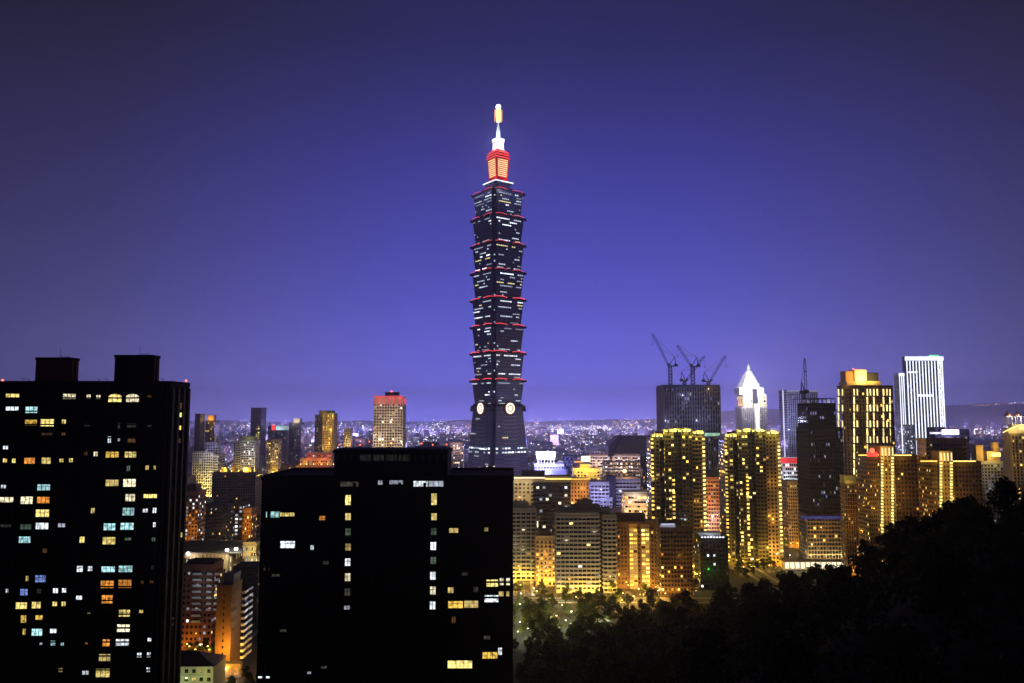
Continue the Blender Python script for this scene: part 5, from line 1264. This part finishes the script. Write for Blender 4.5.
for (px, D, k) in ((186, 446, 0), (191, 440, 0), (196, 434, 0), (201, 428, 0), (207, 420, 0), (212, 414, 1), (188, 430, 1), (199, 444, 0), (209, 436, 0)):
    p = at(px, 640, D); street_lamp(p.x, D, 'street lamp on the narrow streets beside the black apartment tower', SOD if k == 0 else COOL, 4200, L['sodium'] if k == 0 else L['cool'], 6.8, group='street lamps beside the apartment tower')
# parked and moving cars
CARC = [mat('car_white', (.6, .6, .6), .3, .05), mat('car_black', (.02, .02, .022), .25, .05), mat('car_silver', (.35, .36, .38), .3, .05), mat('car_red', (.35, .03, .03), .3, .05)]
CN = ['white', 'black', 'silver', 'red']
def car(x, y, rz, ci, label, group):
    r_ = thing('car', label, 'car', (x, y, .02), rz, group); c = CARC[ci]
    o = MB(); o.prism([(-2.2, -.85), (2.2, -.85), (2.2, .85), (-2.2, .85)], .35, [(-2.1, -.82), (2.05, -.82), (2.05, .82), (-2.1, .82)], .85, c)
    o.prism([(-1.9, -.78), (1.1, -.78), (1.1, .78), (-1.9, .78)], .85, [(-1.4, -.62), (.4, -.62), (.4, .62), (-1.4, .62)], 1.42, c); o.build('body', r_)
    o = MB()
    for s in (-1, 1): o.poly([(-1.6, s * .755, .9), (.85, s * .755, .9), (.4, s * .655, 1.36), (-1.35, s * .655, 1.36)][::s], M['glass'])
    o.poly([(1.13, -.7, .9), (1.13, .7, .9), (.5, .58, 1.36), (.5, -.58, 1.36)], M['glass']); o.build('windows', r_)
    for wx in (-1.35, 1.35):
        for s in (-1, 1):
            o = MB(); i = 10; a_ = [(wx + .33 * math.cos(6.283 * k / i), .33 + .33 * math.sin(6.283 * k / i)) for k in range(i)]
            for k in range(i):
                p, q = a_[k], a_[(k + 1) % i]; o.poly([(p[0], s * .66, p[1]), (q[0], s * .66, q[1]), (q[0], s * .88, q[1]), (p[0], s * .88, p[1])], M['black'])
            o.poly([(p[0], s * .88, p[1]) for p in a_][::-s], M['steel']); o.build('wheel', r_)
    for s in (-1, 1):
        o = MB(); o.box(2.16, 2.26, s * .62 - .18, s * .62 + .18, .55, .75, L['cool']); o.build('headlight', r_)
        o = MB(); o.box(-2.26, -2.14, s * .62 - .18, s * .62 + .18, .6, .78, L['redlamp']); o.build('taillight', r_)
for i, (px, py, rz) in enumerate(((185, 651, -1.4), (192, 654, -1.5), (198, 657, -1.6), (219, 668, -2.0), (224, 672, -2.0), (693, 586, -.4), (699, 584, -.2), (704, 583, 2.9), (690, 589, -.6), (786, 561, -.6), (796, 558, -.5), (808, 557, 2.6), (816, 555, -.5))):
    D = F * HC / (py - 414.5); p = at(px, py, D); ci = i % 4
    car(p.x, D, rz, ci, CN[ci] + ' car with its lights on in the ' + ('narrow street beside the black apartment tower' if px < 400 else 'street at the foot of the wooded hill'), 'cars with their lights on in the streets')
# small lit canopy in the park
p = at(604, 622, 505); r_ = thing('canopy', 'small pale canopy roof lit from below at the foot of the wooded hill', 'canopy', (p.x, 505, 0), R(-18))
o = MB()
for sx in (-7, 7):
    for sy in (-3, 3): o.bar((sx, sy, 0), (sx, sy, 4), .15, M['steel'])
o.build('post', r_); o = MB(); o.hexa([(-8, -4, 4), (8, -4, 4), (8, 4, 4.6), (-8, 4, 4.6), (-8, -4, 4.25), (8, -4, 4.25), (8, 4, 4.85), (-8, 4, 4.85)], M['white']); o.build('roof', r_)
lamp(r_, (2, 0, 6.5), 500, (1, .95, .5), .5); lamp(r_, (-5, -6, 5), 700, (1, 1, .5), .5)
# bright forecourt at the right
o = MB(); r_ = thing('forecourt_shed', 'low white lit shed strip at the foot of the netted tower', 'shed', (at(800, 548, 690).x, 690, 0))
o.box(-14, 40, 0, 9, 0, 6.6, M['beige']); o.box(-14.5, 40.5, -1.5, 9.5, 6.6, 7.1, M['dark'])
for j in range(12): o.box(-13 + j * 4.4, -13 + j * 4.4 + 3.2, -.15, 0, 1, 6, E['C'])
o.build('wall', r_)
for x in (-8, 8, 24, 38): lamp(r_, (x, -7, 7), 3500, (1, .9, .55), .6)

# ------------------------------------------------------------------ trees
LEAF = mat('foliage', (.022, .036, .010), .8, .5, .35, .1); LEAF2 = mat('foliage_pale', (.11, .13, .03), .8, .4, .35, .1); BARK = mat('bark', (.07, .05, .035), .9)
def make_tree(seed, n, leaf, lm, spread=.42, tall=.34):
    q = random.Random(seed); t = MB(); c = MB()
    lean = (q.uniform(-.03, .03), q.uniform(-.03, .03))
    top = (lean[0], lean[1], .72)
    t.bar((0, 0, -.04), (lean[0] * .5, lean[1] * .5, .32), .026, BARK, .018, 7); t.bar((lean[0] * .5, lean[1] * .5, .31), top, .018, BARK, .005, 6)
    cl = []
    for k in range(9):
        a = 6.283 * k / 9 + q.uniform(-.4, .4); r = q.uniform(.10, 1) * spread; z = q.uniform(tall, .84)
        if z > .7: r *= .6
        p = (r * math.cos(a), r * math.sin(a), z); cl.append((p, q.uniform(.10, .19)))
        t.bar((lean[0] * .6, lean[1] * .6, max(.25, z - .22)), p, .010, BARK, .003, 5)
    cl.append(((lean[0], lean[1], .88), .11)); cl.append(((lean[0], lean[1], .72), .17))
    for i in range(n):
        (cx_, cy_, cz_), r = q.choice(cl)
        d = Vector((q.gauss(0, 1), q.gauss(0, 1), q.gauss(0, 1))).normalized() * r * q.random() ** .4 * (1.15 if q.random() < .2 else 1)
        p = Vector((cx_, cy_, cz_)) + Vector((d.x, d.y, d.z * .75))
        u = Vector((q.gauss(0, 1), q.gauss(0, 1), q.gauss(0, .6))).normalized(); w = u.cross(Vector((q.gauss(0, 1), q.gauss(0, 1), q.gauss(0, 1)))).normalized()
        s = leaf * q.uniform(.6, 1.3)
        c.poly([p - u * s, p + w * s * .55, p + u * s, p - w * s * .55], lm)
    return t.mesh('trunk'), c.mesh('crown')
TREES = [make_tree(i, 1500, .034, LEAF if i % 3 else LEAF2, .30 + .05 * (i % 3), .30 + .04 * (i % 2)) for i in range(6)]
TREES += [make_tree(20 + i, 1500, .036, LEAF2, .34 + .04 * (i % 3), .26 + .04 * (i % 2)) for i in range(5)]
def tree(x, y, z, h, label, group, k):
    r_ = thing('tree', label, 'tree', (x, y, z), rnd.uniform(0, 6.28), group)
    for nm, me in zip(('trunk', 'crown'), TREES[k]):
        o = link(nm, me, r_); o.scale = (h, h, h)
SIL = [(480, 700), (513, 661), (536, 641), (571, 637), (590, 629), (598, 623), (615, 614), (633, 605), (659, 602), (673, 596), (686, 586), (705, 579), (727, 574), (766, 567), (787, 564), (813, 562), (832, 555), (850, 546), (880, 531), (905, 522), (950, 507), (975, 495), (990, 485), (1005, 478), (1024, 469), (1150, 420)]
def sil(px):
    for (a, ya), (b, yb) in zip(SIL, SIL[1:]):
        if a <= px <= b: return ya + (yb - ya) * (px - a) / (b - a)
    return 700
def proj(x, y, z):
    c, s = math.cos(PITCH), math.sin(PITCH); z -= HC
    dpt = y * c + z * s; v = -y * s + z * c
    return 512 + F * x / dpt, 341.5 - F * v / dpt
hr = random.Random(3); n = 0; tries = 0; PL = []; worst = 0
while n < 146 and tries < 30000:
    tries += 1
    y = 70 + 395 * hr.random(); x = hr.uniform(-10, 150)
    z = hill_z(x, y)
    if z < .3: continue
    px, py = proj(x, y, z)
    if px < 505 or px > 1060 or py > 760: continue
    worst = max(worst, sil(px) - py)
    md = 4.2 + y * .009
    if any((x - a) ** 2 + (y - b) ** 2 < md * md for a, b in PL): continue
    lim = sil(px) + hr.choice((-5, -2, 0, 2, 4, 7))
    h = hr.uniform(8, 14)
    k = (py - lim) / F * y
    if k < 3.2: continue
    h = min(h, k / .97)
    if x > ridge(y)[0] + 14: continue
    PL.append((x, y)); tree(x, y, z, h, 'dark tree in the unlit wood on the hillside at the lower right', 'trees of the hillside wood', hr.randrange(6)); n += 1
print('hill trees', n, 'terrain over outline by px', worst)
# undergrowth
b = MB()
for i in range(42000):
    y = 60 + 400 * hr.random(); x = hr.uniform(-20, 150); z = hill_z(x, y)
    if z < .3: continue
    px, py = proj(x, y, z)
    if px < 495 or px > 1080 or py > 760: continue
    hh = min(4.5, (py - sil(px) - 1) / F * y)
    if hh < .4: continue
    p = Vector((x, y, z + hr.random() * hh)); u = Vector((hr.gauss(0, 1), hr.gauss(0, 1), hr.gauss(0, .6))).normalized(); w = u.cross(Vector((hr.gauss(0, 1), hr.gauss(0, 1), hr.gauss(0, 1)))).normalized(); s = hr.uniform(.35, .9)
    b.poly([p - u * s, p + w * s * .6, p + u * s, p - w * s * .6], LEAF)
stuff(tag(b.build('undergrowth'), 'dark undergrowth covering the hillside between the trees', 'undergrowth'))
# lit trees of the park at the foot of the hill
n = 0; tries = 0; PL = []
while n < 122 and tries < 6000:
    tries += 1
    py = hr.uniform(586, 645); px = hr.uniform(508, 700)
    D = F * HC / (py - 414.5); p = at(px, py, D)
    if hill_z(p.x, D) > 6 or clash(p.x - 3, p.x + 3, D - 3, D + 3, 1): continue
    if 568 < D < 587: continue
    if any((p.x - a) ** 2 + (D - b_) ** 2 < 15 for a, b_ in PL): continue
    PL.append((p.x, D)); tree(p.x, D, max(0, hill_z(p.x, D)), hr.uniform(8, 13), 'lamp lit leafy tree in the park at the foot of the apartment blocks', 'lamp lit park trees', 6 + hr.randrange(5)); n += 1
for (px, py) in ((206, 647), (197, 646), (213, 648), (189, 646), (240, 690), (250, 680), (232, 684), (256, 695), (246, 672), (760, 562), (738, 572), (768, 558), (775, 552), (720, 578), (785, 545), (790, 543), (683, 582), (728, 573), (733, 576), (738, 568), (744, 573), (749, 567), (753, 571), (757, 566), (764, 567), (770, 563), (774, 565), (779, 561), (783, 559), (726, 569), (741, 565), (788, 557), (747, 576)):
    D = F * HC / (py - 414.5); p = at(px, py, D)
    if clash(p.x - 2, p.x + 2, D - 2, D + 2, 0): D -= 8
    tree(p.x, D, 0, hr.uniform(7, 10), 'dark street tree between the buildings on the narrow streets' if px < 300 else 'dark street tree before the gold lit towers', 'street trees beside the apartment tower' if px < 300 else 'street trees before the gold towers', hr.randrange(6))

# ------------------------------------------------------------------ haze
HZ = bpy.data.materials.new('haze_air'); HZ.use_nodes = True
n_ = HZ.node_tree; n_.nodes.clear()
pv = n_.nodes.new('ShaderNodeVolumePrincipled'); ou = n_.nodes.new('ShaderNodeOutputMaterial')
pv.inputs['Color'].default_value = (.93, .93, 1, 1)
pv.inputs['Density'].default_value = HAZE_DENSITY
pv.inputs['Anisotropy'].default_value = .75
n_.links.new(pv.outputs[0], ou.inputs['Volume'])
b = MB(); b.box(-15000, 15000, -500, 14500, -4, 560, HZ)
stuff(tag(b.build('haze'), 'thin violet night haze over the whole city', 'haze'))
